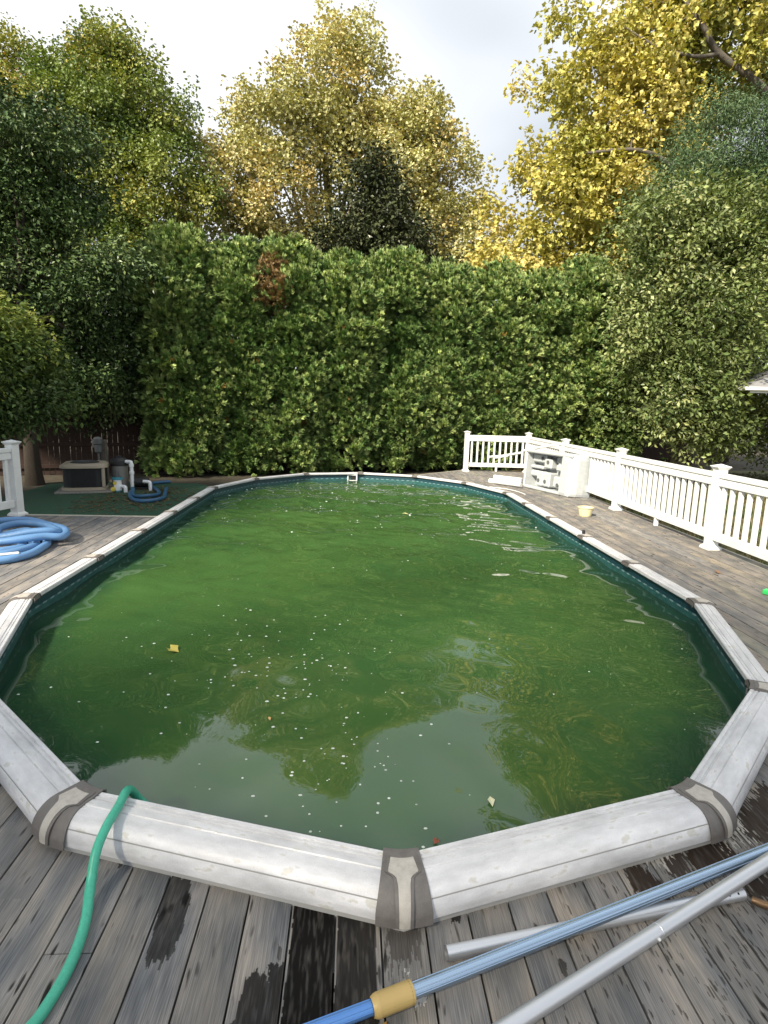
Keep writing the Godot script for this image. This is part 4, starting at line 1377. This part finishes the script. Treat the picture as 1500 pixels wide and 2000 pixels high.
	lathe(st, [Vector2(0.0242, 0.0), Vector2(0.0242, 0.003)], 40, Vector3.ZERO, cb)
	lathe(st, [Vector2(0.025, 0.003), Vector2(0.025, 0.042)], 40, Vector3.ZERO, cb, 0.06)
	lathe(st, [Vector2(0.025, 0.042), Vector2(0.0242, 0.048), Vector2(0.019, 0.05)], 40, Vector3.ZERO, cb)
	obj("locking_collar", st, M.tan, p2)
	var a3 := Vector3(0.02, -0.07, 2.722)
	var b3 := Vector3(1.6, -0.015, 1.99)
	var p3_: Node3D = rod.call("metal_pole", "long matt silver pole lying on top of the others, nearest the camera", a3, b3, 0.0185, M.silver)
	st = begin()
	var d3 := (b3 - a3).normalized()
	lathe(st, [Vector2(0.0186, -0.003), Vector2(0.0197, -0.0015), Vector2(0.0197, 0.0015), Vector2(0.0186, 0.003)], 24, d3 * 0.695, Basis(Quaternion(Vector3.UP, d3)))
	obj("joint_ring", st, M.silver, p3_)
	st = begin()
	lathe(st, [Vector2(0.004, 0.0), Vector2(0.004, 0.004), Vector2(0.0, 0.006)], 10, d3 * 0.675 + Vector3(0.3, 0.15, 0.9).normalized() * 0.018, Basis(Quaternion(Vector3.UP, Vector3(0.3, 0.15, 0.9).normalized())))
	obj("push_button", st, M.vinyl, p3_)
	# fallen leaves
	var fallen := [
		["floating_leaf", "yellow lobed leaf floating at the left of the pool", Vector3(-1.2, WATER + 0.008, 0.475), 0.085, 0.4, Color(0.42, 0.36, 0.08), "star"],
		["floating_leaf", "pale oval leaf floating near the right of the near rim", Vector3(0.37, WATER + 0.006, 1.775), 0.05, 1.6, Color(0.55, 0.55, 0.36), "oval"],
		["floating_leaf", "small orange leaf scrap floating in the middle of the near water", Vector3(-0.52, WATER + 0.006, 1.215), 0.028, 1.2, Color(0.55, 0.34, 0.14), "oval"],
		["floating_leaf", "small red brown leaf floating beside the central near rim cap", Vector3(0.145, WATER + 0.006, 1.985), 0.026, 2.2, Color(0.2, 0.06, 0.03), "star"],
		["floating_leaf", "pale leaf floating at the far end below the skimmer", Vector3(0.51, WATER + 0.01, -3.86), 0.1, 0.2, Color(0.5, 0.5, 0.22), "oval"],
		["fallen_leaf", "red brown leaf on the boards right of the central rim cap", Vector3(0.165, DECK + 0.006, 2.265), 0.03, 0.7, Color(0.26, 0.11, 0.06), "star"],
		["fallen_leaf", "orange leaf scrap on the boards beside the tan collar", Vector3(-0.06, DECK + 0.006, 2.585), 0.025, 2.0, Color(0.34, 0.19, 0.05), "oval"],
		["fallen_leaf", "brown curled leaf on the right deck near the railing", Vector3(3.05, DECK + 0.006, -1.1), 0.07, 1.0, Color(0.2, 0.12, 0.07), "star"],
		["fallen_leaf", "small pale leaf on the right deck behind the yellow tub", Vector3(3.3, DECK + 0.006, -3.0), 0.05, 0.5, Color(0.45, 0.4, 0.3), "oval"]]
	for f in fallen:
		st = begin()
		leaf(st, Vector3.ZERO, Vector3(cos(f[4]), 0, sin(f[4])), Vector3.UP, f[3], f[6], f[5])
		tag(obj(f[0], st, M.leaf_soft, self, f[2]), f[1], "leaf")
	st = begin()
	var g := RandomNumberGenerator.new()
	g.seed = 8
	for k in 26:
		var a := g.randf() * TAU
		tube(st, [Vector3.ZERO, Vector3(cos(a) * 0.008, 0.006, sin(a) * 0.01), Vector3(cos(a) * 0.016 * g.randf(), g.randf() * 0.012, sin(a) * 0.022 * g.randf())], 0.0012, 4)
	tag(obj("dry_sprig", st, M.rust, self, Vector3(-0.672, DECK + 0.004, 2.118)), "tiny rust brown dry sprig on the boards against the near rim", "twig")
	# bubbles and foam on the water
	var dome := begin()
	lathe(dome, [Vector2(1.0, 0.0), Vector2(0.9, 0.35), Vector2(0.62, 0.66), Vector2(0.3, 0.82), Vector2(0.0, 0.86)], 10)
	var where := []
	var tints := []
	g.seed = 12
	for k in 480:
		var q := Vector2(g.randf_range(-2.1, 2.1), g.randf_range(-7.0, 2.1))
		var r := 0.0016 + 0.0042 * pow(g.randf(), 2.0)
		if k < 100:
			q = Vector2(-0.68 + g.randfn() * 0.42, 0.55 + g.randfn() * 0.4)
			r = g.randf_range(0.0022, 0.007)
		elif k < 160:
			q = Vector2(-0.22 + g.randfn() * 0.22, 1.62 + g.randfn() * 0.25)
			r = g.randf_range(0.0022, 0.006)
		elif k < 200:
			q = Vector2(-0.25 + g.randfn() * 0.35, 1.0 + g.randfn() * 0.3)
		elif k < 330:
			q.y = g.randf_range(-7.0, -2.5)
			r *= 2.0
		if not Geometry2D.is_point_in_polygon(q, ring(-0.1)):
			continue
		var h := wave(q.x, q.y)
		where.append(Transform3D(Basis.from_scale(Vector3(r * g.randf_range(0.9, 1.5), r * 0.55, r)), Vector3(q.x, WATER + h.x, q.y)))
		var v := g.randf_range(0.6, 1.0)
		tints.append(Color(v, v, v))
	var holder := Node3D.new()
	leaves(self, "foam", dome.commit(), M.foam, where, tints)
	get_node("foam").set_meta("label", "white foam specks and small bubbles scattered on the green water")
	holder.free()

func build_plants() -> void:
	var star := cluster(20, 0.34, 0.125, "star", 201, 0.35)
	var star_big := cluster(18, 0.32, 0.13, "star", 202, 0.35)
	var maple_leaf := cluster(26, 0.32, 0.095, "star", 203, 0.35)
	var small_leaf := cluster(22, 0.22, 0.085, "oval", 204, 0.4)
	var holly_leaf := cluster(18, 0.26, 0.12, "oval", 205, 0.4)
	var birch_leaf := cluster(16, 0.22, 0.1, "oval", 206, 0.35)
	var fine_leaf := cluster(40, 0.26, 0.075, "needle", 207)
	tree("maple_tree", "tall green maple turning yellow and orange, leftmost of the tall trees", "tree", Vector3(-7.4, GROUND, -17.5), {
		"seed": 1, "trunk": 0.26, "fork": Vector3(-7.6, 5.5, -17.4), "bark": M.bark, "mesh": maple_leaf, "leaf": M.leaf_thin, "limbs": 5, "clumps": 400, "per_clump": 11, "clump_size": 0.46,
		"colours": [Color(0.10, 0.16, 0.04), Color(0.19, 0.25, 0.06), Color(0.29, 0.32, 0.08), Color(0.36, 0.31, 0.07), Color(0.40, 0.20, 0.06)],
		"hue_of": func(p: Vector3) -> float: return 0.3 + (0.35 if p.x < -10.2 else 0.0) + 0.1 * sin(p.y * 1.9 + p.x),
		"lobes": [[Vector3(-8.1, 11.5, -17.2), Vector3(1.3, 1.3, 1.3)], [Vector3(-7.6, 9.9, -17), Vector3(2.1, 1.6, 1.8)], [Vector3(-9.6, 9.0, -17), Vector3(2.2, 2.1, 2.0)], [Vector3(-6.6, 7.8, -17), Vector3(2.0, 2.0, 2)], [Vector3(-10.6, 11.0, -17.5), Vector3(0.95, 1.2, 1.2)], [Vector3(-6.2, 5.2, -16.8), Vector3(2.1, 1.5, 1.6)], [Vector3(-9.0, 6.2, -17), Vector3(2.0, 1.5, 1.6)]]})
	tree("sycamore_tree", "olive and gold sycamore behind the middle of the hedge", "tree", Vector3(-0.9, GROUND, -19.5), {
		"seed": 2, "trunk": 0.3, "fork": Vector3(-1.0, 5.8, -19.4), "bark": M.bark_pale, "mesh": star, "leaf": M.leaf_thin, "limbs": 6, "clumps": 660, "per_clump": 7, "clump_size": 0.44,
		"colours": [Color(0.30, 0.29, 0.11), Color(0.44, 0.42, 0.18), Color(0.60, 0.57, 0.30), Color(0.52, 0.41, 0.17)],
		"lobes": [[Vector3(-0.75, 12.3, -19.2), Vector3(1.6, 2.1, 1.6)], [Vector3(-2.4, 10.7, -19), Vector3(2.3, 1.6, 2.2)], [Vector3(1.4, 10.6, -19), Vector3(1.9, 1.5, 1.6)], [Vector3(-3.4, 8.3, -18.8), Vector3(2.5, 2.2, 2.2)], [Vector3(1.1, 9.5, -19), Vector3(2.4, 2.3, 2.0)], [Vector3(3.1, 7.4, -18.8), Vector3(2.3, 1.7, 1.8)], [Vector3(0.2, 6.0, -18.8), Vector3(5.0, 1.5, 1.8)]]})
	tree("sycamore_tree", "bright yellow sycamore with bare dark limbs at the top right", "tree", Vector3(9.6, GROUND, -14.8), {
		"seed": 3, "trunk": 0.28, "boughs": [[[Vector3(9.4, 6.2, -14.6), Vector3(11.9, 7.9, -13.4), Vector3(10.54, 9.43, -12.6), Vector3(9.03, 10.3, -12.5), Vector3(8.46, 10.97, -12.5), Vector3(7.93, 11.6, -12.6)], 0.15], [[Vector3(9.4, 6.2, -14.6), Vector3(8.9, 6.9, -13.4), Vector3(8.13, 7.61, -12.6), Vector3(7.13, 7.93, -12.4), Vector3(5.8, 7.84, -12.5)], 0.11], [[Vector3(9.03, 10.3, -12.5), Vector3(8.3, 10.1, -12.3), Vector3(7.4, 10.3, -12.4), Vector3(6.6, 10.8, -12.6)], 0.06]], "fork": Vector3(9.4, 6.2, -14.6), "bark": M.bark, "mesh": star_big, "leaf": M.leaf_thin, "limbs": 7, "clumps": 430, "per_clump": 8, "clump_size": 0.42,
		"colours": [Color(0.29, 0.31, 0.075), Color(0.46, 0.43, 0.11), Color(0.62, 0.55, 0.18), Color(0.53, 0.39, 0.11)],
		"hue_of": func(p: Vector3) -> float: return 0.42 - (0.25 if p.y > 9.5 and p.x > 8.0 else 0.0) + 0.08 * sin(p.x * 2.0),
		"lobes": [[Vector3(7.3, 9.7, -14), Vector3(2.3, 2.3, 1.8)], [Vector3(5.9, 7.0, -14), Vector3(1.9, 1.7, 1.7)], [Vector3(8.0, 7.0, -14), Vector3(2.4, 1.8, 1.7)], [Vector3(9.6, 11.4, -14), Vector3(2.6, 2.2, 2.0)], [Vector3(4.7, 5.2, -13.9), Vector3(1.2, 1.1, 1.0)], [Vector3(7.0, 5.0, -13.9), Vector3(2.2, 1.3, 1.3)]]})
	tree("holly_tree", "dark conical holly rising behind the hedge in front of the olive sycamore", "tree", Vector3(0.6, GROUND, -13.2), {
		"seed": 4, "trunk": 0.14, "fork": Vector3(0.55, 5.5, -13.2), "bark": M.bark, "mesh": holly_leaf, "leaf": M.leaf_gloss, "limbs": 5, "clumps": 170, "per_clump": 10, "clump_size": 0.42,
		"colours": [Color(0.03, 0.042, 0.018), Color(0.06, 0.075, 0.03), Color(0.15, 0.16, 0.085)],
		"lobes": [[Vector3(0.35, 6.5, -13.1), Vector3(0.75, 1.1, 0.8)], [Vector3(0.1, 5.4, -13), Vector3(1.7, 0.9, 1.1)], [Vector3(0.5, 4.7, -13), Vector3(2.3, 0.8, 1.1)]]})
	tree("holly_tree", "big dark evergreen holly in shade at the left, over the fence", "tree", Vector3(-5.85, GROUND, -6.95), {
		"seed": 5, "trunk": 0.125, "fork": Vector3(-5.95, 3.8, -7.2), "bark": M.bark_dark, "mesh": small_leaf, "leaf": M.leaf_gloss, "limbs": 8, "clumps": 520, "per_clump": 13, "clump_size": 0.42, "flat": 0.28,
		"colours": [Color(0.04, 0.075, 0.026), Color(0.075, 0.125, 0.042), Color(0.16, 0.22, 0.085)],
		"lobes": [[Vector3(-5.3, 1.3, -8.5), Vector3(1.0, 0.55, 0.5)], [Vector3(-6.2, 5.2, -8.0), Vector3(1.5, 1.3, 1.3)], [Vector3(-5.9, 3.6, -7.8), Vector3(1.9, 1.1, 1.3)], [Vector3(-5.4, 2.4, -8.2), Vector3(1.2, 0.95, 0.8)], [Vector3(-7.0, 2.6, -7.4), Vector3(1.6, 1.3, 1.2)], [Vector3(-5.9, 1.6, -7.8), Vector3(1.2, 0.5, 0.9)], [Vector3(-7.4, 4.5, -8.4), Vector3(1.5, 1.8, 1.2)]]})
	tree("cedar_tree", "blue green feathery cedar in front of the yellow sycamore at the right", "tree", Vector3(8.6, GROUND, -10.6), {
		"seed": 6, "trunk": 0.16, "fork": Vector3(8.5, 5.8, -10.4), "bark": M.bark_pale, "mesh": fine_leaf, "leaf": M.leaf_soft, "limbs": 6, "clumps": 190, "per_clump": 10, "clump_size": 0.5, "flat": 0.35,
		"colours": [Color(0.05, 0.095, 0.04), Color(0.08, 0.14, 0.06), Color(0.12, 0.18, 0.075)],
		"lobes": [[Vector3(8.3, 7.0, -10), Vector3(1.4, 1.1, 1.1)], [Vector3(8.9, 6.0, -10), Vector3(1.5, 1.1, 1.1)], [Vector3(7.2, 6.1, -10), Vector3(0.9, 0.7, 0.7)]]})
	tree("birch_tree", "leafy birch with drooping pale green branches over the right fence", "tree", Vector3(7.35, GROUND, -9.3), {
		"seed": 7, "trunk": 0.13, "fork": Vector3(7.2, 3.4, -9.1), "bark": M.bark, "mesh": birch_leaf, "leaf": M.leaf_thin, "limbs": 7, "clumps": 460, "per_clump": 11, "clump_size": 0.3, "flat": 1.8,
		"colours": [Color(0.08, 0.12, 0.036), Color(0.17, 0.22, 0.075), Color(0.36, 0.40, 0.18)],
		"lobes": [[Vector3(6.7, 4.5, -8.6), Vector3(1.7, 1.2, 1.1)], [Vector3(8.6, 4.6, -9.6), Vector3(1.6, 1.4, 1.1)], [Vector3(6.9, 3.0, -8.4), Vector3(1.6, 1.2, 1.1)], [Vector3(8.9, 2.7, -10.2), Vector3(1.6, 1.5, 0.9)], [Vector3(7.0, 1.6, -8.4), Vector3(1.5, 0.9, 0.9)], [Vector3(9.5, 1.2, -10.3), Vector3(1.3, 0.8, 0.8)]]})
	tree("shrub", "bushy shrub with yellow green top behind the left railing", "shrub", Vector3(-5.3, GROUND, -4.9), {
		"seed": 8, "trunk": 0.05, "fork": Vector3(-5.3, 0.9, -4.9), "bark": M.bark, "mesh": small_leaf, "leaf": M.leaf_soft, "limbs": 9, "clumps": 240, "per_clump": 7, "clump_size": 0.24,
		"colours": [Color(0.05, 0.085, 0.03), Color(0.11, 0.17, 0.045), Color(0.26, 0.33, 0.07), Color(0.40, 0.43, 0.09)],
		"hue_of": func(p: Vector3) -> float: return 0.15 + clampf((p.y - 1.4) * 0.75, 0.0, 0.7),
		"lobes": [[Vector3(-5.0, 1.75, -4.9), Vector3(0.75, 0.65, 0.6)], [Vector3(-5.6, 1.5, -4.6), Vector3(0.8, 0.9, 0.7)], [Vector3(-5.1, 1.2, -4.9), Vector3(0.75, 0.5, 0.6)]]})
	tree("maple_tree", "tall shade maple left of the deck, outside the picture", "tree", Vector3(-10.6, GROUND, 2.6), {
		"seed": 21, "trunk": 0.24, "fork": Vector3(-10.5, 4.4, 2.6), "bark": M.bark, "mesh": maple_leaf, "leaf": M.leaf_thin, "limbs": 5, "clumps": 260, "per_clump": 10, "clump_size": 0.6,
		"colours": [Color(0.10, 0.16, 0.04), Color(0.19, 0.25, 0.06), Color(0.29, 0.32, 0.08)],
		"lobes": [[Vector3(-10.4, 7.2, 2.4), Vector3(2.6, 2.4, 2.8)], [Vector3(-10.2, 5.2, 0.8), Vector3(1.8, 1.6, 1.8)], [Vector3(-11.5, 5.6, 4.4), Vector3(2.2, 1.8, 2.0)]]})
	tree("maple_tree", "tall shade maple behind the camera, outside the picture", "tree", Vector3(-6.2, GROUND, 9.6), {
		"seed": 22, "trunk": 0.24, "fork": Vector3(-6.0, 5.0, 9.5), "bark": M.bark, "mesh": maple_leaf, "leaf": M.leaf_thin, "limbs": 5, "clumps": 150, "per_clump": 8, "clump_size": 0.5,
		"colours": [Color(0.10, 0.16, 0.04), Color(0.19, 0.25, 0.06), Color(0.29, 0.32, 0.08)],
		"lobes": [[Vector3(-5.8, 7.6, 9.4), Vector3(3.0, 2.0, 2.8)], [Vector3(-4.2, 6.6, 10.2), Vector3(2.0, 1.6, 2.0)], [Vector3(-7.6, 6.4, 8.2), Vector3(1.8, 1.6, 1.8)]]})
	for k in 8:
		var at := Vector3(-15.0 + k * 4.4, GROUND, -23.0 - 0.7 * (k % 3))
		tree("bush", ["bush far beyond the fence, farthest left of its row, behind the maple", "far bush behind the maple and the dark left holly", "far bush behind the left end of the hedge, right of the maple trunk", "far bush left of the olive sycamore trunk", "far bush right of the olive sycamore trunk, behind the conical holly", "far bush between the two sycamores", "far bush behind the yellow sycamore trunk", "bush far beyond the fence, farthest right of its row, behind the birch"][k], "bush", at, {
			"seed": 50 + k, "trunk": 0.09, "fork": at + Vector3(0, 1.4, 0), "bark": M.bark, "mesh": holly_leaf, "leaf": M.leaf_soft, "limbs": 5, "clumps": 90, "per_clump": 9, "clump_size": 0.7,
			"colours": [Color(0.05, 0.085, 0.03), Color(0.09, 0.13, 0.04)],
			"lobes": [[at + Vector3(0, 2.2, 0), Vector3(2.4, 1.9, 1.2)], [at + Vector3(0.8, 1.0, 0.3), Vector3(2.3, 1.0, 1.1)]]}).set_meta("group", "bushes far beyond the fence")
	for at in [Vector3(-8.0, GROUND, -11.2), Vector3(-5.4, GROUND, -11.4)]:
		tree("bush", "dark leafy bush just beyond the left end of the fence, " + ("left one" if at.x < -7.0 else "right one, by the hedge"), "bush", at, {
			"seed": 70 + int(-at.x), "trunk": 0.08, "fork": at + Vector3(0, 1.4, 0), "bark": M.bark_dark, "mesh": holly_leaf, "leaf": M.leaf_soft, "limbs": 5, "clumps": 130, "per_clump": 10, "clump_size": 0.5,
			"colours": [Color(0.03, 0.055, 0.02), Color(0.06, 0.09, 0.03)],
			"lobes": [[at + Vector3(0, 2.4, 0), Vector3(1.5, 1.5, 0.8)], [at + Vector3(0.3, 1.3, 0.2), Vector3(1.5, 0.9, 0.7)]]})
	# the hedge
	var dead := [[Vector3(-1.85, 3.65, -8.9), Vector3(0.42, 0.75, 0.9)]]
	var row := [
		["tallest arborvitae at the left end of the hedge, above the pool equipment", -3.75, 4.9, 0.84],
		["arborvitae second from the left in the hedge, left of the brown patch", -2.6, 4.8, 0.74],
		["arborvitae with a brown dead patch near its top", -1.6, 4.95, 0.74],
		["arborvitae in front of the olive sycamore's left side, just right of the brown patch", -0.45, 4.78, 0.8],
		["arborvitae of the hedge straight below the dark conical holly", 0.75, 5.0, 0.84],
		["arborvitae of the hedge behind the skimmer and right of the conical holly", 2.0, 4.8, 0.84],
		["arborvitae of the hedge behind the far corner post of the white railing", 3.25, 4.95, 0.84],
		["arborvitae of the hedge behind the moulded steps", 4.5, 5.0, 0.86],
		["arborvitae of the hedge in front of the yellow sycamore, with a peaked top", 5.8, 5.4, 0.84],
		["arborvitae at the right end of the hedge, beside the birch", 7.0, 5.1, 0.9]]
	for k in row.size():
		var r: Array = row[k]
		arborvitae(r[0], Vector3(r[1], GROUND, -9.05 - 0.3 * (r[1] + 3.6)), r[2] - GROUND - 0.65, r[3], 0.9, 300 + k, 15400, dead)
	# grass beyond the right railing
	var tuft := begin()
	var g := RandomNumberGenerator.new()
	g.seed = 41
	for k in 9:
		var a := g.randf() * TAU
		var b := Vector3(cos(a), 0, sin(a)) * g.randf() * 0.05
		var h := g.randf_range(0.04, 0.085)
		var tip := b + Vector3(cos(a) * 0.03, h, sin(a) * 0.03)
		var s := Vector3(-sin(a), 0, cos(a)) * 0.0035
		tuft.set_color(Color.WHITE)
		tri(tuft, b - s, b + s, tip, Vector3(cos(a) * 0.4, 0.9, sin(a) * 0.4).normalized())
	var where := []
	var tints := []
	var patch := noise(42, 0.9, 3)
	for k in 16000:
		var q := Vector2(3.75 + pow(g.randf(), 1.3) * 7.5, g.randf_range(-11.0, 3.0))
		where.append(Transform3D(Basis(Vector3.UP, g.randf() * TAU).scaled(Vector3.ONE * g.randf_range(0.7, 1.4)), Vector3(q.x, GROUND + 0.012, q.y)))
		var t := clampf(0.45 + patch.get_noise_2d(q.x, q.y) * 1.6, 0.0, 1.0)
		var c := Color(0.09, 0.135, 0.03).lerp(Color(0.23, 0.17, 0.085), t)
		var v := g.randf_range(0.8, 1.25)
		tints.append(Color(c.r * v, c.g * v, c.b * v))
	leaves(self, "grass", tuft.commit(), M.leaf_soft, where, tints)
	get_node("grass").set_meta("label", "patchy green and brown grass beyond the white railing")

func build_shed() -> void:
	var o := thing("shed", "corner of a grey shingled shed roof with white gutter at the right edge", "shed", Vector3(7.52, GROUND, -7.5), -0.16)
	var st := begin()
	box(st, Vector3(4.2, 1.0, -1.0), Vector3(3.6, 2.0, 1.4), 0.01)
	obj("wall", st, M.siding, o)
	st = begin()
	var lo := 2.1
	var a := Vector3(0.0, lo, 0.05)
	var b := Vector3(6.0, lo, 0.05)
	var c := Vector3(6.0, lo, -2.0)
	var d := Vector3(0.0, lo, -2.0)
	var r0 := Vector3(1.2, lo + 0.5, -1.0)
	var r1 := Vector3(4.8, lo + 0.5, -1.0)
	for f in [[a, b, r1, r0], [b, c, r1], [c, d, r0, r1], [d, a, r0], [a, b, c, d]]:
		face(st, f, Vector3(3.0, lo + 0.2, -1.0))
	var roof := obj("roof", st, M.shingle, o)
	st = begin()
	box(st, Vector3(3.0, lo - 0.035, 0.07), Vector3(6.14, 0.07, 0.08), 0.012)
	box(st, Vector3(-0.02, lo - 0.035, -1.0), Vector3(0.08, 0.07, 2.06), 0.012)
	box(st, Vector3(3.0, lo - 0.09, 0.03), Vector3(5.9, 0.05, 0.03), 0.004)
	obj("gutter", st, M.vinyl, roof)

func _ready() -> void:
	rng.seed = 7
	# ---- camera
	var cam := Camera3D.new()
	cam.name = "camera"
	cam.transform = Transform3D(Basis(Vector3(0.9983, 0.0256, 0.0522), Vector3(-0.0156, 0.983, -0.1831), Vector3(-0.056, 0.182, 0.9817)).orthonormalized(), Vector3(-0.157, 1.267, 3.657))
	cam.fov = 83.16
	cam.far = 900.0
	cam.near = 0.05
	cam.current = true
	add_child(cam)
	# ---- sky, sun, exposure
	var env := Environment.new()
	var sky := Sky.new()
	var pano := PanoramaSkyMaterial.new()
	pano.panorama = build_sky()
	sky.sky_material = pano
	env.background_mode = Environment.BG_SKY
	env.sky = sky
	env.background_energy_multiplier = 0.86
	env.tonemap_mode = Environment.TONE_MAPPER_LINEAR
	env.tonemap_exposure = 2.0
	env.sdfgi_enabled = true
	env.ssao_enabled = true
	env.ssil_enabled = true
	var we := WorldEnvironment.new()
	we.name = "world_environment"
	we.environment = env
	add_child(we)
	var sun := DirectionalLight3D.new()
	sun.name = "sun"
	sun.light_energy = 1.6
	sun.light_color = Color(1.0, 0.95, 0.87)
	sun.light_angular_distance = 5.0
	sun.shadow_enabled = true
	add_child(sun)
	sun.look_at_from_position(Vector3(-0.5, 0.63, 0.6) * 20.0, Vector3.ZERO)
	# ---- materials
	build_materials()
	build_textures()
	M.trim = paint(Color(0.5, 0.47, 0.38), 0.6)
	M.hole = paint(Color(0.09, 0.1, 0.1), 0.7)
	M.green_plastic = paint(Color(0.04, 0.5, 0.12), 0.4)
	M.brass = paint(Color(0.2, 0.12, 0.06), 0.4, 0.6)
	M.rust = paint(Color(0.16, 0.055, 0.025), 0.8)
	M.foam.vertex_color_use_as_albedo = true
	# ---- large structure
	var ground := PlaneMesh.new()
	ground.size = Vector2(700, 700)
	structure(obj("ground", ground, M.ground, self, Vector3(0, GROUND, 0)), "bare brown earth under the trees")
	var lawn := PlaneMesh.new()
	lawn.size = Vector2(8.0, 16.0)
	structure(obj("lawn", lawn, M.lawn, self, Vector3(7.74, GROUND + 0.006, -4.0)), "patchy lawn beyond the white railing")
	build_pool()
	build_deck()
	build_fence()
	build_shed()
	build_plants()
	# ---- objects
	railing("white vinyl railing along the right side of the deck", [Vector2(2.325, -8.867), Vector2(3.66, -8.8), Vector2(3.625, -6.489), Vector2(3.598, -4.247), Vector2(3.565, -1.979), Vector2(3.53, 0.3), Vector2(3.5, 2.6)])
	var e := Vector2(-0.249, 0.969)
	railing("short white vinyl railing at the left edge of the deck", [Vector2(-4.06, -3.2), Vector2(-4.06, -3.2) + e * 2.1])
	build_equipment()
	build_shell()
	build_small_things()
